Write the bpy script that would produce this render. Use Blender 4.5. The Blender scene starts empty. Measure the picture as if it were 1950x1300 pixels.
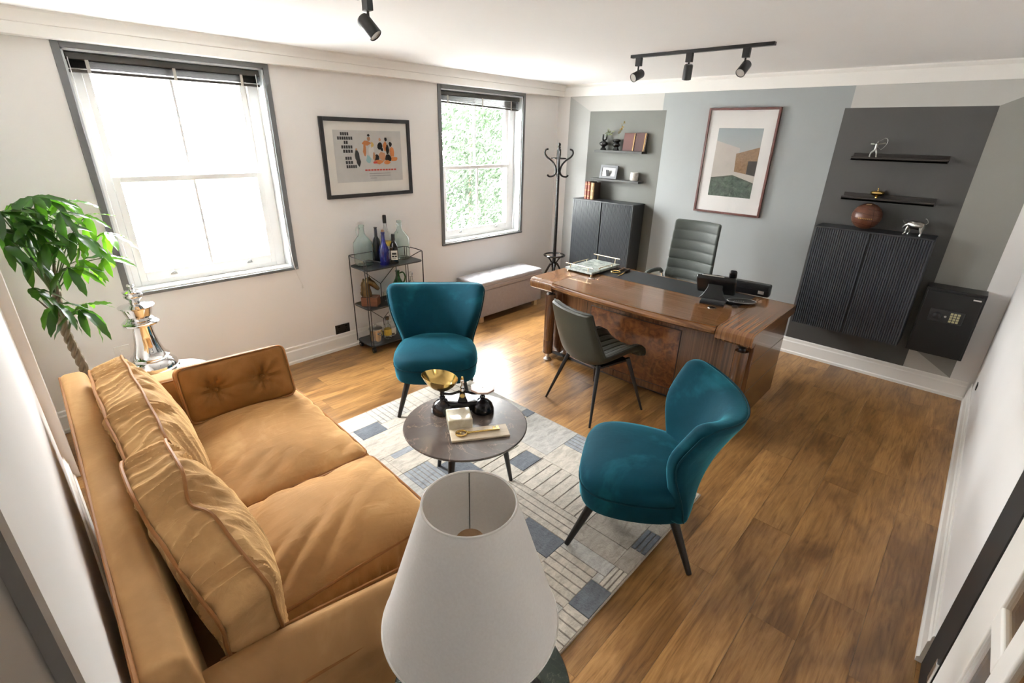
import bpy, bmesh, math, random
from mathutils import Vector, Matrix, noise
random.seed(7)
S = bpy.context.scene
COL = S.collection
PI = math.pi
# ------------------------------------------------------------------ camera
cam_d = bpy.data.cameras.new('camera')
cam_d.sensor_width = 36.0
cam_d.lens = 17.0972
cam_d.clip_start = 0.01
cam = bpy.data.objects.new('camera', cam_d)
COL.objects.link(cam)
cam.matrix_world = Matrix((
    (0.72601537, -0.28320742, 0.62665400, 4.12047605),
    (0.68729792, 0.26851829, -0.67492185, -5.16314792),
    (0.02287482, 0.92070162, 0.38959628, 1.93322406),
    (0, 0, 0, 1)))
S.camera = cam
# ------------------------------------------------------------------ world: bright overcast sky
wd = bpy.data.worlds.new('overcast_sky')
S.world = wd
wd.use_nodes = True
bgn = wd.node_tree.nodes['Background']
# CIE overcast sky: three times brighter at the zenith than at the horizon
wt_ = wd.node_tree
_tc = wt_.nodes.new('ShaderNodeTexCoord')
_sx = wt_.nodes.new('ShaderNodeSeparateXYZ')
wt_.links.new(_tc.outputs['Generated'], _sx.inputs[0])
_mr = wt_.nodes.new('ShaderNodeMapRange')
_mr.inputs['From Min'].default_value = 0.0
_mr.inputs['From Max'].default_value = 1.0
_mr.inputs['To Min'].default_value = 1.0 / 3.0
_mr.inputs['To Max'].default_value = 1.0
wt_.links.new(_sx.outputs['Z'], _mr.inputs['Value'])
_mu = wt_.nodes.new('ShaderNodeMath')
_mu.operation = 'MULTIPLY'
_mu.inputs[1].default_value = 46.0
wt_.links.new(_mr.outputs[0], _mu.inputs[0])
wt_.links.new(_mu.outputs[0], bgn.inputs[1])
bgn.inputs[0].default_value = (0.97, 0.985, 1.0, 1)
# daylight portals in the two windows (they only guide sampling of the sky)
def portal(y0, y1, z0, z1):
    d = bpy.data.lights.new('window_portal', 'AREA')
    d.shape = 'RECTANGLE'
    d.size = y1 - y0
    d.size_y = z1 - z0
    d.cycles.is_portal = True
    o = bpy.data.objects.new('window_portal', d)
    COL.objects.link(o)
    o.matrix_world = Matrix(((0, 0, -1, -0.2), (1, 0, 0, (y0 + y1) / 2), (0, -1, 0, (z0 + z1) / 2), (0, 0, 0, 1)))
portal(-4.61, -3.48, 0.85, 2.35)
portal(-1.84, -0.64, 0.85, 2.35)
vs = S.view_settings
S.display_settings.display_device = 'sRGB'
vs.view_transform = 'Standard'
vs.look = 'None'
vs.exposure = 1.26
vs.gamma = 1.0
vs.use_curve_mapping = False
try:
    S.cycles.max_bounces = 14
    S.cycles.diffuse_bounces = 8
    S.cycles.glossy_bounces = 5
    S.cycles.transparent_max_bounces = 24
    S.cycles.sample_clamp_indirect = 8.0
except Exception:
    pass

# ------------------------------------------------------------------ mesh helpers
class MB:
    def __init__(s):
        s.v = []
        s.f = []
    def add(s, vs_, fs):
        o = len(s.v)
        s.v += [tuple(p) for p in vs_]
        s.f += [tuple(i + o for i in f) for f in fs]
        return s
    def box(s, x0, x1, y0, y1, z0, z1, M=None):
        v = [(x, y, z) for x in (x0, x1) for y in (y0, y1) for z in (z0, z1)]
        if M is not None:
            v = [M @ Vector(p) for p in v]
        return s.add(v, [(0, 1, 3, 2), (4, 6, 7, 5), (0, 4, 5, 1), (2, 3, 7, 6), (0, 2, 6, 4), (1, 5, 7, 3)])
    def tube(s, pts, r, n=8, closed=False, caps=True):
        pts = [Vector(p) for p in pts]
        m = len(pts)
        rs = r if isinstance(r, (list, tuple)) else [r] * m
        vs_ = []
        up = None
        for i, p in enumerate(pts):
            a = pts[(i - 1) % m] if (closed or i > 0) else p
            b = pts[(i + 1) % m] if (closed or i < m - 1) else p
            t = (b - a)
            t = t.normalized() if t.length > 1e-9 else Vector((0, 0, 1))
            if up is None:
                up = t.orthogonal().normalized()
            up = (up - t * up.dot(t))
            up = up.normalized() if up.length > 1e-6 else t.orthogonal().normalized()
            w = t.cross(up)
            for k in range(n):
                an = 2 * PI * k / n
                vs_.append(p + (up * math.cos(an) + w * math.sin(an)) * rs[i])
        fs = []
        for i in range(m if closed else m - 1):
            j = (i + 1) % m
            for k in range(n):
                l = (k + 1) % n
                fs.append((i * n + k, i * n + l, j * n + l, j * n + k))
        if caps and not closed:
            fs.append(tuple(range(n))[::-1])
            fs.append(tuple((m - 1) * n + k for k in range(n)))
        return s.add(vs_, fs)
    def cyl(s, p0, p1, r0, r1=None, n=16):
        return s.tube([p0, p1], [r0, r0 if r1 is None else r1], n)
    def lathe(s, prof, n=24, c=(0, 0, 0), sx=1, sy=1, M=None):
        vs_ = []
        rings = []
        for r, z in prof:
            if r < 1e-6:
                rings.append([len(vs_)])
                vs_.append(Vector((0, 0, z)))
            else:
                rings.append(list(range(len(vs_), len(vs_) + n)))
                for k in range(n):
                    a = 2 * PI * k / n
                    vs_.append(Vector((r * math.cos(a) * sx, r * math.sin(a) * sy, z)))
        fs = []
        for a, b in zip(rings[:-1], rings[1:]):
            if len(a) == 1 and len(b) == 1:
                continue
            for k in range(n):
                l = (k + 1) % n
                if len(a) == 1:
                    fs.append((a[0], b[l], b[k]))
                elif len(b) == 1:
                    fs.append((a[k], a[l], b[0]))
                else:
                    fs.append((a[k], a[l], b[l], b[k]))
        if len(rings[0]) > 1:
            fs.append(tuple(rings[0][::-1]))
        if len(rings[-1]) > 1:
            fs.append(tuple(rings[-1]))
        if M is not None:
            vs_ = [M @ p for p in vs_]
        c = Vector(c)
        return s.add([p + c for p in vs_], fs)
    def ext(s, poly, axis, a, b, M=None):
        n = len(poly)
        def mk(p, t):
            if axis == 'x': return (t, p[0], p[1])
            if axis == 'y': return (p[0], t, p[1])
            return (p[0], p[1], t)
        v = [mk(p, a) for p in poly] + [mk(p, b) for p in poly]
        if M is not None:
            v = [M @ Vector(p) for p in v]
        fs = [tuple(range(n))[::-1], tuple(range(n, 2 * n))]
        for k in range(n):
            l = (k + 1) % n
            fs.append((k, l, n + l, n + k))
        return s.add(v, fs)
    def grid(s, fn, nu, nv, cu=False, cv=False):
        vs_ = [fn(i / (nu if cu else nu - 1), j / (nv if cv else nv - 1)) for i in range(nu) for j in range(nv)]
        fs = []
        for i in range(nu if cu else nu - 1):
            for j in range(nv if cv else nv - 1):
                a, b = (i + 1) % nu, (j + 1) % nv
                fs.append((i * nv + j, a * nv + j, a * nv + b, i * nv + b))
        return s.add(vs_, fs)
    def ball(s, c, r, n=16, m=10, sc=(1, 1, 1), M=None):
        prof = [(r * math.sin(PI * i / m), -r * math.cos(PI * i / m)) for i in range(m + 1)]
        prof[0] = (0, -r); prof[-1] = (0, r)
        t = Matrix.Diagonal((sc[0], sc[1], sc[2])).to_4x4()
        return s.lathe(prof, n, c, M=(M @ t if M is not None else t))
    def rbox(s, size, r, c=(0, 0, 0), fn=None, k=3, m=(4, 4, 4), M=None):
        h = [d / 2 for d in size]
        r = min([r] + [x * 0.999 for x in h])
        ax = []
        for a in range(3):
            i = h[a] - r
            L = [-i - r * math.tan(PI / 4 * q / k) for q in range(k, -1, -1)]
            L += [-i + 2 * i * q / m[a] for q in range(1, m[a])]
            L += [i + r * math.tan(PI / 4 * q / k) for q in range(0, k + 1)]
            ax.append(L)
        idx = {}
        vs_ = []
        def vid(p):
            key = tuple(round(q, 6) for q in p)
            if key not in idx:
                inn = Vector([max(-(h[a] - r), min(h[a] - r, p[a])) for a in range(3)])
                d = Vector(p) - inn
                q = inn + d.normalized() * r if d.length > 1e-9 else inn
                if fn: q = fn(Vector(q))
                if M is not None: q = M @ q
                idx[key] = len(vs_)
                vs_.append(Vector(q) + Vector(c))
            return idx[key]
        fs = []
        for a in range(3):
            b, d = (a + 1) % 3, (a + 2) % 3
            for sg in (-1, 1):
                for i in range(len(ax[b]) - 1):
                    for j in range(len(ax[d]) - 1):
                        q = []
                        for (ii, jj) in ((i, j), (i + 1, j), (i + 1, j + 1), (i, j + 1)):
                            p = [0, 0, 0]
                            p[a] = sg * h[a]; p[b] = ax[b][ii]; p[d] = ax[d][jj]
                            q.append(vid(p))
                        if len(set(q)) > 2:
                            if sg < 0: q = q[::-1]
                            fs.append(tuple(dict.fromkeys(q)))
        return s.add(vs_, fs)
    def build(s, name, mat, parent=None, world=False, bevel=0, sub=0, ang=40, flat=False, kind=None, label=None, recalc=True):
        """one mesh object; with world=True the vertices are world coordinates"""
        vs_ = s.v
        loc = None
        if world:
            if parent is None:
                xs = [p[0] for p in vs_]; ys = [p[1] for p in vs_]; zs = [p[2] for p in vs_]
                loc = Vector(((min(xs) + max(xs)) / 2, (min(ys) + max(ys)) / 2, min(zs)))
                vs_ = [Vector(p) - loc for p in vs_]
            else:
                root = parent
                off = Vector(root.location)
                while root.parent:
                    root = root.parent
                    off = off + Vector(root.location)
                vs_ = [Vector(p) - off for p in vs_]
        me = bpy.data.meshes.new(name)
        me.from_pydata([tuple(p) for p in vs_], [], s.f)
        if recalc:
            bm = bmesh.new()
            bm.from_mesh(me)
            bmesh.ops.recalc_face_normals(bm, faces=bm.faces)
            bm.to_mesh(me)
            bm.free()
        if not flat:
            me.polygons.foreach_set('use_smooth', [True] * len(me.polygons))
            me.set_sharp_from_angle(angle=math.radians(ang))
        me.materials.append(mat)
        o = bpy.data.objects.new(name, me)
        COL.objects.link(o)
        if loc is not None:
            o.location = loc
        if parent is not None:
            o.parent = parent
        if bevel:
            b = o.modifiers.new('bevel', 'BEVEL')
            b.width = bevel
            b.segments = 2
            b.limit_method = 'ANGLE'
            b.angle_limit = math.radians(50)
        if sub:
            b = o.modifiers.new('sub', 'SUBSURF')
            b.levels = sub
            b.render_levels = sub
        if kind: o['kind'] = kind
        if label: o['label'] = label
        return o

def tag(o, label, cat, group=None):
    o['label'] = label
    o['category'] = cat
    if group: o['group'] = group
    return o
def thing(name, label, cat, loc=(0, 0, 0), rz=0, group=None):
    o = bpy.data.objects.new(name, None)
    COL.objects.link(o)
    o.empty_display_size = 0.1
    o.location = loc
    o.rotation_euler = (0, 0, rz)
    return tag(o, label, cat, group)
def struct(o):
    o['kind'] = 'structure'
    return o
def copy_obj(o, parent=None):
    c = o.copy()
    COL.objects.link(c)
    if parent is not None: c.parent = parent
    return c
def copy_tree(o, parent=None):
    c = copy_obj(o, parent)
    for ch in list(o.children):
        copy_tree(ch, c)
    return c
def arc(c, r, a0, a1, n, plane='xz'):
    out = []
    for i in range(n + 1):
        a = a0 + (a1 - a0) * i / n
        u, v = r * math.cos(a), r * math.sin(a)
        out.append((c[0] + u, c[1], c[2] + v) if plane == 'xz' else (c[0] + u, c[1] + v, c[2]) if plane == 'xy' else (c[0], c[1] + u, c[2] + v))
    return out
def spline(pts, n=6):
    pts = [Vector(p) for p in pts]
    out = []
    for i in range(len(pts) - 1):
        p0 = pts[max(i - 1, 0)]; p1 = pts[i]; p2 = pts[i + 1]; p3 = pts[min(i + 2, len(pts) - 1)]
        for k in range(n):
            t = k / n
            out.append(0.5 * ((2 * p1) + (p2 - p0) * t + (2 * p0 - 5 * p1 + 4 * p2 - p3) * t * t + (3 * p1 - p0 - 3 * p2 + p3) * t ** 3))
    out.append(pts[-1])
    return out
def smooth01(t):
    t = max(0.0, min(1.0, t))
    return t * t * (3 - 2 * t)
def lerp(a, b, t): return a + (b - a) * t
def RZ(a): return Matrix.Rotation(a, 4, 'Z')
def RX(a): return Matrix.Rotation(a, 4, 'X')
def RY(a): return Matrix.Rotation(a, 4, 'Y')
def TR(*p): return Matrix.Translation(Vector(p))

# ------------------------------------------------------------------ material helpers
def srgb(r, g, b):
    def f(c):
        c /= 255.0
        return c / 12.92 if c <= 0.04045 else ((c + 0.055) / 1.055) ** 2.4
    return (f(r), f(g), f(b), 1.0)
class NT:
    def __init__(s, name):
        s.m = bpy.data.materials.new(name)
        s.m.use_nodes = True
        s.t = s.m.node_tree
        s.b = s.t.nodes['Principled BSDF']
        s.out = s.t.nodes['Material Output']
    def n(s, typ, **kw):
        nd = s.t.nodes.new(typ)
        for k, v in kw.items():
            if k.startswith('i_'):
                key = k[2:]
                key = int(key) if key.isdigit() else key.replace('_', ' ')
                nd.inputs[key].default_value = v
            else:
                setattr(nd, k, v)
        return nd
    def l(s, a, b): s.t.links.new(a, b)
    def coords(s, scale=(1, 1, 1), rand=False, kind='Object', rot=(0, 0, 0)):
        tc = s.n('ShaderNodeTexCoord')
        mp = s.n('ShaderNodeMapping')
        mp.inputs['Scale'].default_value = scale
        mp.inputs['Rotation'].default_value = rot
        if rand:
            oi = s.n('ShaderNodeObjectInfo')
            mu = s.n('ShaderNodeVectorMath', operation='MULTIPLY')
            mu.inputs[1].default_value = (37.0, 53.0, 11.0)
            cx = s.n('ShaderNodeCombineXYZ')
            for i in range(3): s.l(oi.outputs['Random'], cx.inputs[i])
            s.l(cx.outputs[0], mu.inputs[0])
            ad = s.n('ShaderNodeVectorMath', operation='ADD')
            s.l(tc.outputs[kind], ad.inputs[0])
            s.l(mu.outputs[0], ad.inputs[1])
            s.l(ad.outputs[0], mp.inputs[0])
        else:
            s.l(tc.outputs[kind], mp.inputs[0])
        return mp.outputs[0]
    def noise(s, vec, scale=5, detail=4, rough=0.55, dist=0):
        nd = s.n('ShaderNodeTexNoise')
        nd.inputs['Scale'].default_value = scale
        nd.inputs['Detail'].default_value = detail
        nd.inputs['Roughness'].default_value = rough
        nd.inputs['Distortion'].default_value = dist
        s.l(vec, nd.inputs['Vector'])
        return nd.outputs['Fac']
    def ramp(s, fac, stops):
        nd = s.n('ShaderNodeValToRGB')
        el = nd.color_ramp.elements
        while len(el) < len(stops): el.new(0.5)
        for e, (p, c) in zip(el, stops):
            e.position = p
            e.color = c
        s.l(fac, nd.inputs[0])
        return nd.outputs[0]
    def bump(s, h, strength=0.2, dist=0.01):
        nd = s.n('ShaderNodeBump')
        nd.inputs['Strength'].default_value = strength
        nd.inputs['Distance'].default_value = dist
        s.l(h, nd.inputs['Height'])
        s.l(nd.outputs[0], s.b.inputs['Normal'])
def dk(c, k): return (c[0] * k, c[1] * k, c[2] * k, 1)
def plain(name, col, rough=0.5, metal=0.0, var=0.08, scale=8, bump=0.0, bscale=60, coat=0, sheen=0, sheen_tint=None, spec=None, sheen_r=0.4):
    """principled surface with slight procedural mottling and optional fine relief"""
    t = NT(name)
    v = t.coords()
    f = t.noise(v, scale, 4)
    t.l(t.ramp(f, [(0.25, dk(col, 1 - var)), (0.75, dk(col, 1 + var))]), t.b.inputs['Base Color'])
    t.b.inputs['Roughness'].default_value = rough
    t.b.inputs['Metallic'].default_value = metal
    if spec is not None: t.b.inputs['Specular IOR Level'].default_value = spec
    if coat:
        t.b.inputs['Coat Weight'].default_value = coat
        t.b.inputs['Coat Roughness'].default_value = 0.08
    if sheen:
        t.b.inputs['Sheen Weight'].default_value = sheen
        t.b.inputs['Sheen Roughness'].default_value = sheen_r
        t.b.inputs['Sheen Tint'].default_value = sheen_tint or (1, 1, 1, 1)
    if bump:
        t.bump(t.noise(v, bscale, 3), bump, 0.004)
    return t.m
def thin_glass(name, tint=(1, 1, 1, 1), ior=1.5, rough=0.0, body=0.0):
    t = NT(name)
    t.t.nodes.remove(t.b)
    tr = t.n('ShaderNodeBsdfTransparent')
    tc = t.coords()
    f = t.noise(tc, 3, 2)
    t.l(t.ramp(f, [(0.3, dk(tint, 0.97)), (0.7, tint)]), tr.inputs[0])
    gl = t.n('ShaderNodeBsdfGlossy')
    gl.inputs['Roughness'].default_value = rough
    # Schlick reflectance from the facing angle, the same on both sides of the thin sheet
    f0 = ((ior - 1) / (ior + 1)) ** 2
    lw = t.n('ShaderNodeLayerWeight')
    lw.inputs[0].default_value = 0.5
    pw = t.n('ShaderNodeMath', operation='POWER')
    pw.inputs[1].default_value = 5.0
    t.l(lw.outputs['Facing'], pw.inputs[0])
    fr = t.n('ShaderNodeMath', operation='MULTIPLY_ADD')
    fr.inputs[1].default_value = 1 - f0
    fr.inputs[2].default_value = f0
    t.l(pw.outputs[0], fr.inputs[0])
    mx = t.n('ShaderNodeMixShader')
    t.l(fr.outputs[0], mx.inputs[0])
    t.l(tr.outputs[0], mx.inputs[1])
    t.l(gl.outputs[0], mx.inputs[2])
    t.l(mx.outputs[0], t.out.inputs[0])
    return t.m
def wood(name, stops, scale=(1, 1, 1), rough=0.35, rand=False, coat=0.0, nscale=6, dist=1.2, bump=0.05, kind='Object'):
    t = NT(name)
    v = t.coords(scale, rand, kind)
    f = t.noise(v, nscale, 6, 0.6, dist)
    t.l(t.ramp(f, stops), t.b.inputs['Base Color'])
    t.b.inputs['Roughness'].default_value = rough
    if coat:
        t.b.inputs['Coat Weight'].default_value = coat
        t.b.inputs['Coat Roughness'].default_value = 0.06
    if bump: t.bump(f, bump, 0.003)
    return t.m
# ------------------------------------------------------------------ materials
M = {}
M['wall'] = plain('wall_paint', (0.80, 0.785, 0.77, 1), 0.75, var=0.015, scale=2, bump=0.05, bscale=180)
M['ceiling'] = plain('ceiling_paint', (0.85, 0.845, 0.835, 1), 0.85, var=0.01, scale=2, bump=0.04, bscale=150)
M['trim'] = plain('trim_paint', (0.84, 0.825, 0.79, 1), 0.4, var=0.012, scale=3)
M['sash'] = plain('sash_white_gloss', (0.86, 0.86, 0.85, 1), 0.35, var=0.01, scale=3)
M['casing'] = plain('grey_gloss_paint', (0.15, 0.155, 0.16, 1), 0.4, var=0.04, scale=5)
M['reveal'] = plain('pale_blue_grey_paint', (0.62, 0.66, 0.68, 1), 0.45, var=0.02, scale=4)
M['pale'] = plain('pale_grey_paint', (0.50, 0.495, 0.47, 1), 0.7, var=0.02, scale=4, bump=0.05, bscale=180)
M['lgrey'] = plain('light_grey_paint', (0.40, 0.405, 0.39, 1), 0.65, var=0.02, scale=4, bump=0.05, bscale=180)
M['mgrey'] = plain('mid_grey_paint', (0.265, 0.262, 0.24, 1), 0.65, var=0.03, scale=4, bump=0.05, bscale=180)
M['blue'] = plain('blue_grey_paint', (0.31, 0.332, 0.332, 1), 0.65, var=0.02, scale=4, bump=0.05, bscale=180)
M['dgrey_lit'] = plain('charcoal_paint_lit', (0.115, 0.118, 0.103, 1), 0.6, var=0.04, scale=4, bump=0.05, bscale=180)  # same charcoal paint as the right panel, window sheen put into the colour
M['dgrey_dim'] = plain('charcoal_paint_dim', (0.064, 0.063, 0.060, 1), 0.6, var=0.04, scale=4, bump=0.05, bscale=180)  # same paint as the left panel, the dimmer light there put into the colour
M['black'] = plain('black_metal', (0.012, 0.012, 0.013, 1), 0.38, var=0.15, scale=20)
M['blackp'] = plain('black_gloss_plastic', (0.006, 0.006, 0.007, 1), 0.3, var=0.1, scale=20)
M['blackw'] = plain('black_stained_wood', (0.016, 0.014, 0.013, 1), 0.35, var=0.2, scale=30)
M['chrome'] = plain('chrome', (0.75, 0.75, 0.75, 1), 0.06, 1.0, var=0.02, scale=10)
M['steel'] = plain('brushed_steel', (0.55, 0.55, 0.54, 1), 0.3, 1.0, var=0.08, scale=30)
M['brass'] = plain('polished_brass', (0.62, 0.43, 0.15, 1), 0.16, 1.0, var=0.1, scale=18)
M['gold'] = plain('pale_gold_metal', (0.86, 0.72, 0.50, 1), 0.2, 1.0, var=0.05, scale=18)
M['glass'] = thin_glass('window_glass', (0.99, 0.995, 0.99, 1), 1.35)
M['doorblack'] = plain('door_black_paint', (0.008, 0.0075, 0.0075, 1), 0.6, var=0.1, scale=6)
M['doorgrey'] = plain('door_dark_grey_paint', (0.16, 0.145, 0.13, 1), 0.5, var=0.05, scale=4)
def floor_mat():
    t = NT('oak_laminate')
    v = t.coords((34, 1.5, 1), True)
    f = t.noise(v, 2.0, 8, 0.65, 0.9)
    vm = t.coords((10, 1.1, 1), True)
    h = t.noise(vm, 1.7, 6, 0.6, 3.0)
    v2 = t.coords((3.4, 1.1, 1), True)
    g = t.noise(v2, 1.7, 3, 0.5, 0.8)
    oi = t.n('ShaderNodeObjectInfo')
    mf = t.n('ShaderNodeMath', operation='MULTIPLY_ADD')
    mf.inputs[1].default_value = 0.5
    hh2 = t.n('ShaderNodeMath', operation='MULTIPLY')
    hh2.inputs[1].default_value = 0.5
    t.l(h, hh2.inputs[0]); t.l(f, mf.inputs[0]); t.l(hh2.outputs[0], mf.inputs[2])
    c1 = t.ramp(mf.outputs[0], [(0.32, (0.145, 0.064, 0.018, 1)), (0.48, (0.315, 0.162, 0.052, 1)), (0.66, (0.44, 0.25, 0.090, 1))])
    c2 = t.ramp(g, [(0.36, (0.50, 0.45, 0.40, 1)), (0.56, (1.0, 1.0, 1.0, 1))])
    mx = t.n('ShaderNodeMixRGB', blend_type='MULTIPLY')
    mx.inputs[0].default_value = 0.85
    t.l(c1, mx.inputs[1]); t.l(c2, mx.inputs[2])
    rv = t.ramp(oi.outputs['Random'], [(0.0, (0.78, 0.76, 0.74, 1)), (1.0, (1.12, 1.1, 1.08, 1))])
    m2 = t.n('ShaderNodeMixRGB', blend_type='MULTIPLY')
    m2.inputs[0].default_value = 1.0
    t.l(mx.outputs[0], m2.inputs[1]); t.l(rv, m2.inputs[2])
    t.l(m2.outputs[0], t.b.inputs['Base Color'])
    t.b.inputs['Roughness'].default_value = 0.30
    t.bump(f, 0.06, 0.002)
    return t.m
M['floor'] = floor_mat()
M['slab'] = plain('floor_underlay', (0.10, 0.06, 0.03, 1), 0.8)

W, H, YD = 4.463, 2.5, -5.235
# ------------------------------------------------------------------ floor with single laminate planks
fl = struct(MB().box(0, W, YD, 0, -0.06, -0.009).build('floor', M['slab'], world=True))
fl_loc = fl.location.copy()
PW, PLEN, GAP = 0.192, 1.285, 0.0009
def plank_mesh(w, l):
    b = MB().box(-w / 2 + GAP / 2, w / 2 - GAP / 2, -l / 2 + GAP / 2, l / 2 - GAP / 2, -0.0085, 0)
    me = bpy.data.meshes.new('plank')
    me.from_pydata(b.v, [], b.f)
    bm = bmesh.new(); bm.from_mesh(me)
    bmesh.ops.recalc_face_normals(bm, faces=bm.faces)
    bm.to_mesh(me); bm.free()
    me.materials.append(M['floor'])
    return me
pm_cache = {}
x = 0.029 - PW
row = 0
offs = [0.0, 0.63, 0.21, 0.93, 0.42, 1.08, 0.3, 0.78, 0.12, 0.55]
while x < W - 0.001:
    x0, x1 = max(x, 0.0), min(x + PW, W)
    if x1 - x0 > 0.004:
        y = YD - offs[row % 10] * 1.0
        if abs(x - 4.061) < 0.01: y = -2.65 - 2 * PLEN - 0.3
        if abs(x - 4.253) < 0.01: y = -2.02 - 3 * PLEN
        while y < -0.001:
            y0, y1 = max(y, YD), min(y + PLEN, 0)
            if y1 - y0 > 0.01:
                key = (round(x1 - x0, 3), round(y1 - y0, 3))
                if key not in pm_cache: pm_cache[key] = plank_mesh(*key)
                p = bpy.data.objects.new('plank', pm_cache[key])
                COL.objects.link(p)
                p.parent = fl
                p.location = Vector(((x0 + x1) / 2, (y0 + y1) / 2, 0)) - fl_loc
            y += PLEN
    x += PW
    row += 1
# ------------------------------------------------------------------ walls, ceiling
struct(MB().box(-0.3, W + 0.3, YD - 0.3, 0.3, H, H + 0.12).build('ceiling', M['ceiling'], world=True))
W1 = (-4.649, -3.443, 0.841, 2.382)
W2 = (-1.868, -0.606, 0.82, 2.378)
CW = 0.038   # grey casing width
def hole(w): return (w[0] + CW, w[1] - CW, w[2] + 0.022, w[3] - CW)
h1, h2 = hole(W1), hole(W2)
wl = MB()
wl.box(-0.3, 0, YD - 0.3, h1[0], -0.06, H)
wl.box(-0.3, 0, h1[1], h2[0], -0.06, H)
wl.box(-0.3, 0, h2[1], 0.3, -0.06, H)
for h in (h1, h2):
    wl.box(-0.3, 0, h[0], h[1], -0.06, h[2])
    wl.box(-0.3, 0, h[0], h[1], h[3], H)
struct(wl.build('wall_left', M['wall'], world=True, flat=True))
wb = struct(MB().box(0, W + 0.3, 0, 0.3, -0.06, H).build('wall_back', M['wall'], world=True))
def paint(name, poly, mat, d, parent=wb):
    return MB().ext(poly, 'y', -d, -0.0, None).build(name, mat, parent, world=True, flat=True)
ZB, ZT = 0.158, 2.374
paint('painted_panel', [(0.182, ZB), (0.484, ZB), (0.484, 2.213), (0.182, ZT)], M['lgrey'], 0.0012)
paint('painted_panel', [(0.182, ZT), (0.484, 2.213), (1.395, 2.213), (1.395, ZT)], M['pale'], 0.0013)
paint('painted_panel', [(0.484, ZB), (1.442, ZB), (1.442, 2.213), (0.484, 2.213)], M['dgrey_lit'], 0.0022)
paint('painted_panel', [(1.395, ZB), (3.085, ZB), (3.085, ZT), (1.395, ZT)], M['blue'], 0.0016)
paint('painted_panel', [(3.047, ZB), (3.998, ZB), (3.998, 2.208), (3.047, 2.208)], M['dgrey_dim'], 0.0022)
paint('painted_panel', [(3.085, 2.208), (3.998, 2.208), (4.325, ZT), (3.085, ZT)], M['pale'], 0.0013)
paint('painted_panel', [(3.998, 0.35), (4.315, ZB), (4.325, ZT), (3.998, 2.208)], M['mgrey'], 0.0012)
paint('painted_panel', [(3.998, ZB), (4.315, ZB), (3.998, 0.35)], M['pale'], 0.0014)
# right wall with the glazed door opening
DY0, DY1 = -4.24, -3.04
wr = MB()
wr.box(W, W + 0.12, DY1, 0, -0.06, H)
wr.box(W, W + 0.12, YD - 0.3, DY0, -0.06, H)
wr.box(W, W + 0.12, DY0, DY1, 2.12, H)
struct(wr.build('wall_right', M['wall'], world=True, flat=True))
wf = MB()
wf.box(0, 3.56, YD - 0.25, YD, -0.06, H)
wf.box(4.42, W + 0.12, YD - 0.25, YD, -0.06, H)
wf.box(3.56, 4.42, YD - 0.25, YD, 2.06, H)
wf.box(0, 0.65, YD, -5.188, -0.06, H)
struct(wf.build('wall_front', M['wall'], world=True, flat=True))
d2 = struct(MB().box(3.575, 4.41, YD - 0.06, YD - 0.004, 0, 2.05).build('door_2', M['doorgrey'], world=True))
for (a, b, c, d) in ((3.66, 3.95, 0.2, 0.9), (4.03, 4.32, 0.2, 0.9), (3.66, 3.95, 1.05, 1.9), (4.03, 4.32, 1.05, 1.9)):
    MB().box(a, b, YD - 0.006, YD + 0.002, c, d).build('door_panel', M['doorgrey'], d2, world=True, bevel=0.003)
MB().box(3.535, 3.585, YD - 0.004, YD + 0.008, 0, 2.09).build('door_architrave', M['doorgrey'], d2, world=True)
# ------------------------------------------------------------------ cornices and baseboards
prof = [(0, 2.374), (0.10, 2.374), (0.10, 2.431), (0.108, 2.434), (0.108, 2.446), (0.112, 2.462), (0.122, 2.482), (0.126, 2.488), (0.126, 2.5), (0, 2.5)]
struct(MB().ext([(p[0], p[1]) for p in prof], 'y', YD, 0).build('trim_1', M['trim'], world=True, ang=25))
prof = [(0, 2.374), (-0.012, 2.374), (-0.014, 2.380), (-0.014, 2.470), (-0.024, 2.478), (-0.034, 2.490), (-0.036, 2.5), (0, 2.5)]
b = MB().ext(prof, 'x', 0.10, W)
struct(b.build('trim_2', M['trim'], world=True, ang=25))
def base_prof(sg):
    return [(0, 0), (sg * 0.026, 0), (sg * 0.026, 0.022), (sg * 0.018, 0.030), (sg * 0.017, 0.118), (sg * 0.011, 0.128), (sg * 0.011, 0.150), (sg * 0.007, 0.158), (0, 0.158)]
struct(MB().ext(base_prof(1), 'y', -5.188, 0).build('baseboard_left', M['trim'], world=True, ang=25))
struct(MB().ext(base_prof(-1), 'x', 0.027, W - 0.027).build('baseboard_back', M['trim'], world=True, ang=25))
struct(MB().ext([(W - p[0], p[1]) for p in base_prof(1)], 'y', DY1, 0).build('baseboard_right', M['trim'], world=True, ang=25))
struct(MB().ext([(YD + p[0], p[1]) for p in base_prof(1)], 'x', 0.65, 3.53).build('baseboard_front', M['trim'], world=True, ang=25))
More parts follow.
